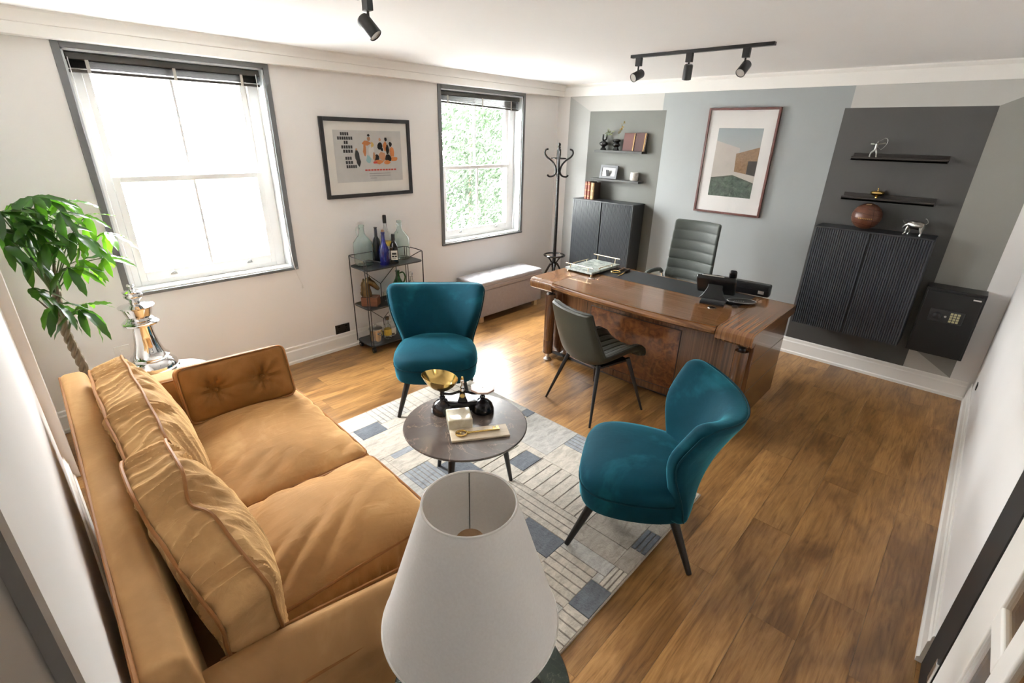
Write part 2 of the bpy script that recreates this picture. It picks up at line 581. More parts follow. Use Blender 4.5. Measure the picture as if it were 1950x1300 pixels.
# ------------------------------------------------------------------ windows
def window(n, w, h):
    y0, y1, z0, z1 = w
    a0, a1, c0, c1 = h
    root = bpy.data.objects.new('window_%d' % n, None)
    COL.objects.link(root)
    root.location = (0, (y0 + y1) / 2, z0)
    struct(root)
    # flat grey casing on the wall: two jambs, head, sill nosing
    MB().box(-0.004, 0.012, y0, a0, z0, z1).build('casing_jamb', M['casing'], root, True, bevel=0.002)
    MB().box(-0.004, 0.012, a1, y1, z0, z1).build('casing_jamb', M['casing'], root, True, bevel=0.002)
    MB().box(-0.004, 0.0125, a0, a1, c1, z1).build('casing_head', M['casing'], root, True, bevel=0.002)
    MB().box(-0.004, 0.016, y0, y1, z0, c0).build('sill_nosing', M['casing'], root, True, bevel=0.003)
    # lining boards
    MB().box(-0.19, -0.003, a0, a0 + 0.012, c0, c1).build('reveal_lining', M['reveal'], root, True)
    MB().box(-0.19, -0.003, a1 - 0.012, a1, c0, c1).build('reveal_lining', M['reveal'], root, True)
    MB().box(-0.19, -0.003, a0, a1, c1 - 0.012, c1).build('reveal_lining', M['reveal'], root, True)
    MB().box(-0.19, -0.003, a0 + 0.012, a1 - 0.012, c0, c0 + 0.012).build('window_board', M['sash'], root, True)
    # sash box frame
    bw = 0.075
    f0, f1, g0, g1 = a0 + 0.012, a1 - 0.012, c0 + 0.012, c1 - 0.012
    MB().box(-0.19, -0.115, f0, f0 + bw, g0, g1).build('box_frame', M['sash'], root, True, bevel=0.003)
    MB().box(-0.19, -0.115, f1 - bw, f1, g0, g1).build('box_frame', M['sash'], root, True, bevel=0.003)
    MB().box(-0.19, -0.115, f0 + bw, f1 - bw, g0, g0 + 0.03).build('frame_sill', M['sash'], root, True, bevel=0.003)
    MB().box(-0.19, -0.115, f0 + bw, f1 - bw, g1 - 0.04, g1).build('frame_head', M['sash'], root, True, bevel=0.003)
    s0, s1 = f0 + bw, f1 - bw
    zm = 1.60
    st = 0.042
    def sash(name, xc, zb, zt, brail, trail):
        r = MB()
        r.box(xc - 0.02, xc + 0.02, s0, s0 + st, zb, zt)
        r.box(xc - 0.02, xc + 0.02, s1 - st, s1, zb, zt)
        r.box(xc - 0.02, xc + 0.02, s0 + st, s1 - st, zb, zb + brail)
        r.box(xc - 0.02, xc + 0.02, s0 + st, s1 - st, zt - trail, zt)
        o = r.build(name, M['sash'], root, True, bevel=0.003)
        ym = (s0 + s1) / 2
        MB().box(xc - 0.014, xc + 0.014, ym - 0.009, ym + 0.009, zb + brail - 0.002, zt - trail + 0.002).build('glazing_bar', M['sash'], o, True, bevel=0.004)
        for (p, q) in ((s0 + st, ym - 0.009), (ym + 0.009, s1 - st)):
            MB().box(xc - 0.002, xc + 0.002, p - 0.003, q + 0.003, zb + brail - 0.003, zt - trail + 0.003).build('pane', M['glass'], o, True)
        return o
    sash('upper_sash', -0.168, zm - 0.02, g1 - 0.04, 0.038, 0.045)
    lo = sash('lower_sash', -0.128, g0 + 0.03, zm + 0.02, 0.065, 0.036)
    for q in (0.22, 0.78):
        yy = lerp(s0, s1, q)
        l = MB()
        l.box(-0.108, -0.098, yy - 0.02, yy + 0.02, g0 + 0.055, g0 + 0.063)
        l.tube([(-0.104, yy - 0.013, g0 + 0.063), (-0.09, yy - 0.008, g0 + 0.075), (-0.085, yy, g0 + 0.085), (-0.09, yy + 0.008, g0 + 0.075), (-0.104, yy + 0.013, g0 + 0.063)], 0.004, 6)
        l.build('sash_lift', M['steel'], lo, True)
    return root, (a0 + 0.014, a1 - 0.014, c1 - 0.014)
win1, bl1 = window(1, W1, h1)
win2, bl2 = window(2, W2, h2)
M['bronze'] = plain('bronze_slat', (0.030, 0.026, 0.020, 1), 0.4, 0.0, var=0.25, scale=3)
M['tape'] = plain('ladder_tape', (0.42, 0.40, 0.36, 1), 0.8, var=0.05)
M['cord'] = plain('pale_cord', (0.75, 0.73, 0.70, 1), 0.8, var=0.05)
def blind(bl, label, sag):
    y0, y1, zt = bl
    t = thing('venetian_blind', label, 'blind', (-0.06, (y0 + y1) / 2, zt - 0.11), 0, 'raised bronze venetian blinds')
    MB().box(-0.085, -0.035, y0 + 0.004, y1 - 0.004, zt - 0.040, zt - 0.002).build('headrail', M['bronze'], t, True, bevel=0.003)
    # raised slats, a thick stack, lower on one end where the cords are uneven
    for k in range(7):
        def sl(u, v, k=k):
            y = lerp(y0 + 0.012, y1 - 0.012, u)
            z = zt - 0.046 - k * 0.006 - sag * (u - 0.0) * (k + 1) / 7
            xx = lerp(-0.086, -0.036, v)
            return (xx, y, z + 0.005 * math.sin(PI * v))
        g = MB().grid(sl, 10, 5)
        g.grid(lambda u, v: tuple(Vector(sl(u, v)) - Vector((0, 0, 0.0022))), 10, 5)
        g.build('slat', M['bronze'], t, True, recalc=False)
    b = MB()
    v = []
    for u in (0, 1):
        z = zt - 0.092 - sag * u
        y = lerp(y0 + 0.010, y1 - 0.010, u)
        v += [(-0.088, y, z - 0.016), (-0.034, y, z - 0.016), (-0.034, y, z), (-0.088, y, z)]
    b.add(v, [(3, 2, 1, 0), (4, 5, 6, 7), (0, 1, 5, 4), (1, 2, 6, 5), (2, 3, 7, 6), (3, 0, 4, 7)])
    b.build('bottom_rail', M['bronze'], t, True, bevel=0.002)
    for u in (0.09, 0.5, 0.88):
        y = lerp(y0, y1, u)
        MB().box(-0.0335, -0.0318, y - 0.009, y + 0.009, zt - 0.11 - sag * u, zt - 0.038).build('ladder_tape', M['tape'], t, True)
    return t
tb1 = blind(bl1, 'bronze venetian blind raised in the big window beside the plant', 0.0)
tb2 = blind(bl2, 'bronze venetian blind raised in the window above the padded bench', 0.028)
MB().tube([(-0.025, -4.585, 2.30), (-0.022, -4.58, 1.6), (-0.024, -4.575, 0.90)], 0.0022, 6).build('tilt_wand', M['cord'], tb1, True)
MB().tube(spline([(-0.02, -3.53, 2.30), (-0.012, -3.52, 1.6), (0.02, -3.49, 1.0), (0.022, -3.47, 0.82), (0.012, -3.43, 0.70)], 6), 0.0022, 6).lathe([(0.0, 0), (0.008, 0.004), (0.006, 0.02), (0.002, 0.04), (0, 0.041)], 10, (0.012, -3.43, 0.665)).build('pull_cord', M['cord'], tb1, True)
MB().tube(spline([(-0.028, -0.685, 2.28), (-0.03, -0.69, 1.5), (-0.05, -0.72, 0.95), (-0.06, -0.70, 0.872), (-0.05, -0.68, 0.866)], 6), 0.0022, 6).build('pull_cord', M['cord'], tb2, True)
# ------------------------------------------------------------------ glazed door in the right wall
dr = bpy.data.objects.new('door_1', None)
COL.objects.link(dr)
dr.location = (W, (DY0 + DY1) / 2, 0)
struct(dr)
MB().box(W - 0.004, W + 0.12, -3.30, DY1, 0, 2.12).build('door_jamb', M['doorblack'], dr, True, bevel=0.004)
MB().box(W + 0.0, W + 0.12, DY0, -4.20, 0, 2.12).build('door_jamb', M['doorblack'], dr, True, bevel=0.004)
MB().box(W + 0.0, W + 0.12, -4.20, -3.30, 2.04, 2.12).build('door_jamb', M['doorblack'], dr, True, bevel=0.004)
leaf = MB()
X0, X1 = W + 0.0, W + 0.022
ys = [-3.302, -3.545, -3.735, -3.835, -4.025, -4.196]
M['doorwhite'] = plain('door_white_gloss', (0.82, 0.80, 0.76, 1), 0.35, var=0.015, scale=4)
leaf.box(X0, X1, ys[1], ys[0], 0.01, 2.035)
leaf.box(X0, X1, ys[5], ys[4], 0.01, 2.035)
leaf.box(X0, X1, ys[4], ys[1], 0.01, 0.344 - 0.1)
leaf.box(X0, X1, ys[4], ys[1], 1.95, 2.035)
lf = leaf.build('door_leaf', M['doorwhite'], dr, True, bevel=0.004)
MB().box(X0, X1, ys[3], ys[2], 0.244, 1.95).build('glazing_bar', M['doorwhite'], lf, True, bevel=0.006)
rl = [(0.71, 0.785), (1.13, 1.205), (1.55, 1.625)]
for (a, b) in rl:
    for (p, q) in ((ys[2], ys[1]), (ys[4], ys[3])):
        MB().box(X0, X1, p, q, a, b).build('glazing_rail', M['doorwhite'], lf, True, bevel=0.006)
zed = [0.244] + [v for r in rl for v in r] + [1.95]
for i in range(0, len(zed), 2):
    for (p, q) in ((ys[2], ys[1]), (ys[4], ys[3])):
        MB().box(X0 + 0.005, X0 + 0.008, p - 0.004, q + 0.004, zed[i] - 0.004, zed[i + 1] + 0.004).build('pane', M['glass'], lf, True)
for z in (0.22, 1.75):
    MB().box(W - 0.012, W - 0.003, -3.302, -3.272, z - 0.05, z + 0.05).build('hinge', M['steel'], dr, True, bevel=0.002)
# the hall beyond the glazed door
struct(MB().box(W + 0.12, 6.4, YD - 0.3, -1.5, -0.06, 0.0).build('floor_hall', M['floor'], world=True))
hw = MB()
hw.box(6.4, 6.5, YD - 0.4, -1.4, -0.06, H)
hw.box(W + 0.12, 6.4, -1.5, -1.4, -0.06, H)
hw.box(W + 0.12, 6.4, YD - 0.4, YD - 0.3, -0.06, H)
struct(hw.build('wall_hall', M['wall'], world=True, flat=True))
struct(MB().box(W + 0.3, 6.5, YD - 0.4, -1.4, H, H + 0.1).build('ceiling_hall', M['ceiling'], world=True))
M['opal'] = plain('opal_glass', (0.9, 0.88, 0.82, 1), 0.4)
hp = thing('added_hall_lamp', 'added unseen ceiling lamp lighting the hall beyond the glazed door', 'lamp', (5.4, -3.6, 2.3))  # lamp added out of view to light the hall behind the panes
MB().lathe([(0, 0.0), (0.08, 0.01), (0.13, 0.06), (0.14, 0.10), (0.14, 0.12)], 24).build('bowl', M['opal'], hp)
MB().lathe([(0.05, 0.12), (0.05, 0.2), (0.0, 0.2)], 16).build('ceiling_rose', M['steel'], hp)
ld = bpy.data.lights.new('hall_fill_light', 'POINT')
ld.energy = 5
ld.color = (1.0, 0.82, 0.6)
ld.shadow_soft_size = 0.08
lo = bpy.data.objects.new('hall_fill_light', ld)
COL.objects.link(lo)
lo.parent = hp
lo.location = (0, 0, -0.12)
# small dark cable outlet low on the right wall
op = MB().box(W - 0.006, W, -0.43, -0.37, 0.26, 0.31).build('cable_outlet', M['black'], world=True, bevel=0.002)
tag(op, 'tiny dark cable outlet low on the right wall by the safe', 'outlet')
# ------------------------------------------------------------------ outside: street, facade, trees
M['street'] = plain('street_asphalt', (0.35, 0.35, 0.34, 1), 0.9, var=0.1, scale=3)
struct(MB().box(-60, -0.9, -50, 40, -5.1, -5.0).build('ground_street', M['street'], world=True))
M['stucco'] = plain('pale_stucco', (0.78, 0.76, 0.74, 1), 0.9, var=0.03, scale=2)
M['darkpane'] = plain('far_window_glass', (0.02, 0.02, 0.022, 1), 0.12, var=0.1)
fac = thing('town_house', 'pale stucco house across the street seen through the big window', 'building', (-11, -2, -5))
MB().box(-12.6, -11, -9, 3.2, -5, 4.5).build('facade', M['stucco'], fac, True)
for (zc, hh) in ((-3.2, 1.2), (-0.4, 1.25), (1.66, 0.78), (3.5, 0.78)):
    for yc in (-4.43, -3.21, -1.99, -0.77, 0.45, 1.67):
        wn = MB().box(-11.02, -10.99, yc - 0.31, yc + 0.31, zc - hh / 2, zc + hh / 2).build('window_frame', M['sash'], fac, True)
        ph = (hh - 0.05) / 4
        for i in range(3):
            for j in range(4):
                MB().box(-10.995, -10.985, yc - 0.28 + i * 0.19, yc - 0.28 + i * 0.19 + 0.165, zc - hh / 2 + 0.03 + j * ph, zc - hh / 2 + 0.03 + j * ph + ph - 0.03).build('pane', M['darkpane'], wn, True)
def leafmat(name, c1, c2):
    t = NT(name)
    v = t.coords()
    f = t.noise(v, 2.5, 3)
    t.l(t.ramp(f, [(0.3, c1), (0.7, c2)]), t.b.inputs['Base Color'])
    t.b.inputs['Roughness'].default_value = 0.55
    tr = t.n('ShaderNodeBsdfTranslucent')
    t.l(t.ramp(f, [(0.3, dk(c2, 1.2)), (0.7, dk(c2, 1.7))]), tr.inputs[0])
    mx = t.n('ShaderNodeMixShader')
    mx.inputs[0].default_value = 0.15
    t.l(t.b.outputs[0], mx.inputs[1]); t.l(tr.outputs[0], mx.inputs[2])
    t.l(mx.outputs[0], t.out.inputs[0])
    return t.m
M['treeleaf'] = leafmat('street_tree_leaf', (0.004, 0.012, 0.003, 1), (0.011, 0.026, 0.006, 1))
M['bark'] = plain('bark', (0.10, 0.075, 0.055, 1), 0.9, var=0.3, scale=20, bump=0.4, bscale=25)
def tree(loc, label, h, crown, seed):
    rnd = random.Random(seed)
    t = thing('street_tree', label, 'tree', loc, 0, 'street trees outside')
    MB().tube(spline([(0, 0, 0), (0.1, 0.1, h * 0.3), (-0.1, 0.1, h * 0.6), (0.05, 0, h * 0.9)], 4), [0.17 - 0.011 * i for i in range(13)], 8).build('trunk', M['bark'], t)
    b = MB()
    for i in range(11000):
        while True:
            p = Vector((rnd.uniform(-1, 1), rnd.uniform(-1, 1), rnd.uniform(-1, 1)))
            if p.length < 1 and noise.noise(p * 2.2 + Vector((seed, 0, 0))) > -0.1: break
        c = Vector((p.x * crown[0], p.y * crown[1], h * 0.75 + p.z * crown[2]))
        d = Vector((rnd.gauss(0, 1), rnd.gauss(0, 1), rnd.gauss(0, 0.6))).normalized()
        u = d.orthogonal().normalized()
        w = d.cross(u)
        s = rnd.uniform(0.045, 0.09)
        b.add([c - u * s, c - w * s * 0.45, c + u * s, c + w * s * 0.45], [(0, 1, 2, 3)])
    o = b.build('foliage', M['treeleaf'], t, flat=True, recalc=False)
    o['kind'] = 'stuff'
tree((-7.5, 5.3, -5), 'leafy green street tree outside the window above the bench', 8.0, (1.6, 1.9, 2.8), 3)
tree((-12.5, 10.6, -5), 'second leafy street tree, farther right outside the bench window', 8.6, (1.6, 1.8, 2.9), 5)
# ------------------------------------------------------------------ rug
def pile(name, c, rib=0):
    t = NT(name)
    v = t.coords()
    f = t.noise(t.coords((9, 3.5, 1)), 3.2, 6, 0.72, 0.8)
    g = t.noise(v, 90, 3, 0.6)
    t.l(t.ramp(f, [(0.3, dk(c, 0.66)), (0.5, dk(c, 0.98)), (0.7, dk(c, 1.25))]), t.b.inputs['Base Color'])
    t.b.inputs['Roughness'].default_value = 0.95
    t.b.inputs['Specular IOR Level'].default_value = 0.1
    t.b.inputs['Sheen Weight'].default_value = 0.25
    t.bump(g, 0.6, 0.006)
    return t.m
RC = {'c': pile('rug_cream_pile', (0.47, 0.425, 0.36, 1)), 'g': pile('rug_light_grey_pile', (0.40, 0.385, 0.355, 1)), 't': pile('rug_taupe_pile', (0.34, 0.30, 0.25, 1)),
      'd': pile('rug_slate_pile', (0.125, 0.138, 0.155, 1)), 'm': pile('rug_mid_slate_pile', (0.27, 0.29, 0.31, 1)), 'b': pile('rug_binding', (0.36, 0.30, 0.24, 1))}
RX0, RX1, RY0, RY1 = 1.205, 3.388, -4.28, -2.703
RC['u'] = pile('rug_backing', (0.24, 0.215, 0.185, 1))
rug = MB().box(RX0 + 0.006, RX1 - 0.006, RY0 + 0.006, RY1 - 0.006, 0.0005, 0.0105).build('area_rug', RC['u'], world=True)
for (x0, x1, y0, y1) in ((RX0, RX1, RY0, RY0 + 0.007), (RX0, RX1, RY1 - 0.007, RY1), (RX0, RX0 + 0.007, RY0 + 0.007, RY1 - 0.007), (RX1 - 0.007, RX1, RY0 + 0.007, RY1 - 0.007)):
    MB().box(x0, x1, y0, y1, 0.0005, 0.0115).build('edge_binding', RC['b'], rug, True, bevel=0.002)
tag(rug, 'patchwork rug in cream, grey and slate blocks under the coffee table', 'rug')
# each block: x0 x1 y0 y1 colour, stripe direction, stripe count
RP = [
 (1.21, 1.38, -4.27, -3.61, 'c', '', 0), (1.21, 1.43, -3.61, -3.36, 'g', 'x', 6), (1.21, 1.52, -3.36, -2.71, 'c', 'x', 9),
 (1.38, 1.52, -3.81, -3.62, 'd', '', 0), (1.43, 1.52, -3.62, -3.36, 'c', '', 0), (1.38, 1.52, -4.27, -3.81, 'g', '', 0),
 (1.52, 1.785, -4.27, -3.36, 'c', '', 0), (1.52, 2.02, -3.36, -2.71, 'g', '', 0),
 (1.785, 1.84, -3.78, -3.63, 'm', '', 0), (1.84, 2.0, -3.83, -3.36, 'c', '', 0), (1.785, 1.84, -3.63, -3.36, 'c', '', 0), (1.785, 2.0, -4.27, -3.83, 'c', '', 0),
 (1.785, 1.84, -3.83, -3.78, 'c', '', 0),
 (2.0, 2.2, -3.83, -3.645, 'm', 'x', 6), (2.09, 2.37, -3.645, -3.46, 'd', '', 0), (2.0, 2.09, -3.645, -3.36, 'c', '', 0), (2.2, 2.51, -3.83, -3.645, 'c', '', 0), (2.37, 2.51, -3.645, -3.46, 'm', '', 0),
 (2.0, 2.51, -4.27, -3.83, 'g', '', 0), (2.09, 2.37, -3.46, -3.11, 'c', 'y', 4), (2.02, 2.37, -3.11, -3.06, 'c', '', 0), (2.02, 2.09, -3.36, -3.11, 'c', '', 0),
 (2.02, 2.10, -2.80, -2.71, 'd', '', 0), (2.10, 2.5, -3.06, -2.71, 'g', '', 0), (2.02, 2.10, -3.06, -2.80, 'c', '', 0),
 (2.37, 2.5, -3.29, -3.11, 'd', '', 0), (2.37, 2.5, -3.11, -3.06, 'c', '', 0), (2.37, 2.51, -3.46, -3.29, 'c', '', 0),
 (2.5, 2.66, -2.88, -2.71, 'm', 'x', 5), (2.5, 2.96, -3.10, -2.88, 'c', '', 0), (2.51, 3.04, -3.38, -3.10, 'c', 'y', 7), (2.51, 3.04, -3.56, -3.38, 'c', 'x', 4),
 (2.66, 3.382, -2.88, -2.71, 'c', '', 0), (2.96, 3.382, -3.10, -2.88, 't', '', 0), (3.04, 3.30, -3.38, -3.10, 't', '', 0), (3.30, 3.382, -3.18, -3.10, 't', '', 0),
 (2.51, 2.79, -3.83, -3.56, 'c', '', 0), (2.79, 3.04, -3.71, -3.56, 'd', '', 0), (2.79, 3.04, -3.87, -3.71, 'c', '', 0), (3.04, 3.27, -3.87, -3.60, 'c', 'x', 6),
 (3.04, 3.30, -3.51, -3.38, 't', '', 0), (3.04, 3.31, -3.60, -3.51, 'g', '', 0), (3.30, 3.382, -3.35, -3.18, 'd', 'y', 3), (3.30, 3.382, -3.51, -3.35, 't', '', 0),
 (3.31, 3.382, -3.655, -3.51, 'c', 'y', 3), (3.27, 3.31, -3.655, -3.60, 'g', '', 0), (3.27, 3.382, -3.835, -3.655, 'd', '', 0), (3.27, 3.382, -4.27, -3.835, 'c', 'x', 10),
 (2.79, 3.27, -4.27, -3.87, 'g', '', 0), (2.51, 2.79, -4.27, -3.83, 'c', '', 0)]
for i, (x0, x1, y0, y1, c, sd, n) in enumerate(RP):
    hgt = 0.0132 + 0.0016 * ((i * 7) % 5) / 4
    b = MB()
    g = 0.0004
    if not sd:
        b.box(x0 + g, x1 - g, y0 + g, y1 - g, 0.007, hgt)
    else:
        L = (x1 - x0 if sd == 'y' else y1 - y0) / n
        for k in range(n):
            if sd == 'y': b.box(x0 + k * L + 0.003, x0 + (k + 1) * L - 0.003, y0 + g, y1 - g, 0.007, hgt)
            else: b.box(x0 + g, x1 - g, y0 + k * L + 0.003, y0 + (k + 1) * L - 0.003, 0.007, hgt)
    b.build('rug_block', RC[c], rug, True, bevel=0.0025)
RT = 0.0145
# ------------------------------------------------------------------ sofa
def velvet(name, c, hi, r=0.6, wr=0.0, sheen=0.5, vscale=3, bs=9):
    t = NT(name)
    v = t.coords()
    f = t.noise(v, vscale, 5, 0.6, 0.4)
    t.l(t.ramp(f, [(0.28, dk(c, 0.78)), (0.52, c), (0.78, hi)]), t.b.inputs['Base Color'])
    t.b.inputs['Roughness'].default_value = r
    t.b.inputs['Specular IOR Level'].default_value = 0.09
    t.b.inputs['Sheen Weight'].default_value = sheen
    t.b.inputs['Sheen Roughness'].default_value = 0.35
    t.b.inputs['Sheen Tint'].default_value = (min(1, hi[0] * 1.8), min(1, hi[1] * 1.8), min(1, hi[2] * 1.8), 1)
    if wr:
        w = t.noise(t.coords((1.0, 0.42, 0.7), False, 'Object', (0.2, 0.1, 0.75)), bs * 1.5, 4, 0.55, 1.4)
        t.bump(w, min(1.0, wr * 1.25), 0.02)
    return t.m
M['tan'] = velvet('tan_velvet', (0.39, 0.205, 0.076, 1), (0.57, 0.355, 0.16, 1), 0.7, 0.22, 0.8)
M['tanf'] = velvet('tan_velvet_frame', (0.38, 0.21, 0.086, 1), (0.53, 0.335, 0.155, 1), 0.7, 0.07, 0.8)
M['tanpipe'] = velvet('tan_piping', (0.28, 0.125, 0.042, 1), (0.36, 0.175, 0.065, 1), 0.5, 0, 0.3)
M['tan2'] = velvet('tan_velvet_cushion', (0.41, 0.235, 0.098, 1), (0.58, 0.37, 0.17, 1), 0.7, 0.26, 0.8, 4, 18)
sofa = thing('sofa', 'tan velvet two-seat sofa with loose cushions along the near wall', 'sofa', (2.1, -4.67, 0), math.radians(-2.5))
def V(x, y, z): return Vector((x, y, z))
# body below the seat and the back
MB().rbox((1.92, 0.90, 0.26), 0.02, (0.0, -0.02, 0.24)).build('seat_base', M['tanf'], sofa)
def backfn(p):
    return V(p.x, p.y - 0.03 * (p.z / 0.35), p.z + 0.006 * math.sin(p.x * 5))
MB().rbox((2.0, 0.105, 0.70), 0.035, (0, -0.425, 0.46), backfn, 3, (16, 2, 6)).build('back_frame', M['tanf'], sofa)
def armfn_far(p):
    return V(p.x, p.y, p.z - 0.02 * smooth01((p.y + 0.1) / 0.5) * smooth01((p.z + 0.1) / 0.2))
MB().rbox((0.15, 0.86, 0.60), 0.03, (-0.925, 0.03, 0.40), armfn_far, 3, (2, 8, 6)).build('arm', M['tanf'], sofa)
def armfn_near(p):
    up = smooth01((p.z + 0.05) / 0.25)
    s = smooth01((p.y + 0.40) / 0.85)
    dz = -0.10 * s - 0.05 * smooth01((p.y - 0.25) / 0.2) - 0.085 * smooth01((p.x + 0.03) / 0.11)
    return V(p.x + 0.012 * math.sin(3 * p.y + 1) * up, p.y, p.z + dz * up)
MB().rbox((0.15, 0.88, 0.52), 0.045, (0.945, 0.02, 0.36), armfn_near, 3, (3, 14, 6)).build('arm', M['tanf'], sofa)
# outer piping on the near arm, rail and far arm
def near_arm_top(y):
    s = smooth01((y - 0.02 + 0.40) / 0.85)
    return 0.62 - 0.10 * s - 0.05 * smooth01((y - 0.02 - 0.25) / 0.2)
MB().tube(spline([(1.017, y, near_arm_top(y) - 0.105) for y in (-0.40, -0.25, -0.1, 0.05, 0.2, 0.33, 0.43)] + [(1.015, 0.455, 0.33), (1.012, 0.458, 0.14)], 5), 0.006, 6).build('piping', M['tanpipe'], sofa)
MB().tube(spline([(0.885, y, near_arm_top(y) - 0.010) for y in (-0.34, -0.25, -0.1, 0.05, 0.2, 0.33, 0.43)], 5), 0.005, 6).build('piping', M['tanpipe'], sofa)
MB().tube([(-0.99, -0.38, 0.694), (-0.99, 0.44, 0.680)], 0.006, 6).tube([(-0.855, -0.38, 0.694), (-0.855, 0.44, 0.680)], 0.005, 6).build('piping', M['tanpipe'], sofa)
MB().tube([(-0.98, -0.500, 0.800), (0.99, -0.500, 0.800)], 0.006, 6).build('piping', M['tanpipe'], sofa)
for (lx, ly) in ((-0.9, -0.4), (0.9, -0.4), (-0.9, 0.29), (0.9, 0.29)):
    MB().cyl((lx, ly, 0.0), (lx, ly, 0.12), 0.016, 0.026, 12).build('leg', M['blackw'], sofa)
def seat_cushion(x0, x1, seed, wr):
    w = x1 - x0
    d, h = 0.66, 0.15
    cx, cy, cz = (x0 + x1) / 2, 0.165, 0.425
    def fn(p, fold=True):
        u, v = p.x / (w / 2), p.y / (d / 2)
        au, av = min(1, abs(u)), min(1, abs(v))
        bul = (1 - au ** 2.2) * (1 - av ** 2.2)
        q = V(p.x, p.y, p.z)
        if p.z > 0:
            q.z += 0.088 * bul ** 0.75 - 0.010
            if fold:
                edge = smooth01((0.75 - bul) / 0.7)
                n = noise.noise(V(p.x * 4 + seed, p.y * 4, 0))
                q.z += wr * n * (0.5 + 0.7 * edge)
                ph = (p.x * 0.75 + p.y * 0.7) * 60 + 6 * noise.noise(V(p.x * 2.5, p.y * 2.5, seed))
                amp = max(0.0, noise.noise(V(p.x * 4 + 9, p.y * 4, seed * 2)) + 0.22)
                q.z += wr * 2.3 * (abs(math.sin(ph / 2)) - 0.5) * amp * (0.4 + 0.6 * edge)
        e = 1 - min(1, abs(p.z) / (h / 2))
        q.x += 0.016 * e * (1 if p.x > 0 else -1) * (abs(u) > 0.9)
        q.y += 0.018 * e * (1 if p.y > 0 else -1) * (abs(v) > 0.9)
        if fold and abs(u) > 0.93:
            q.x += 0.006 * math.sin(p.y * 150 + 5 * noise.noise(V(p.y * 12, p.z * 9, 1))) * e * (1 if p.x > 0 else -1)
        if fold and abs(v) > 0.93:
            q.y += 0.005 * math.sin(p.x * 130 + 5 * noise.noise(V(p.x * 12, p.z * 9, 1))) * e * (1 if p.y > 0 else -1)
        q.z += 0.006 * noise.noise(V(p.x * 5, p.y * 5, seed)) 
        return q
    o = MB().rbox((w, d, h), 0.03, (cx, cy, cz), fn, 3, (70, 60, 5)).build('seat_cushion', M['tan'], sofa)
    for zz in (0.066, -0.066):
        r = 0.04
        hw, hd = w / 2 - 0.004, d / 2 - 0.004
        pts = []
        for (ax, ay, a0) in ((1, 1, 0), (-1, 1, 90), (-1, -1, 180), (1, -1, 270)):
            for k in range(6):
                a = math.radians(a0 + k * 18)
                pts.append(V(ax * (hw - r) + r * math.cos(a), ay * (hd - r) + r * math.sin(a), zz))
        dense = []
        for i in range(len(pts)):
            a, c = pts[i], pts[(i + 1) % len(pts)]
            m = max(1, int((c - a).length / 0.03))
            dense += [a.lerp(c, k / m) for k in range(m)]
        MB().tube([fn(p, False) + V(cx, cy, cz) for p in dense], 0.006, 6, closed=True).build('piping', M['tanpipe'], o)
    return o
seat_cushion(-0.75, 0.155, 1.0, 0.010)
seat_cushion(0.165, 0.745, 5.0, 0.017)
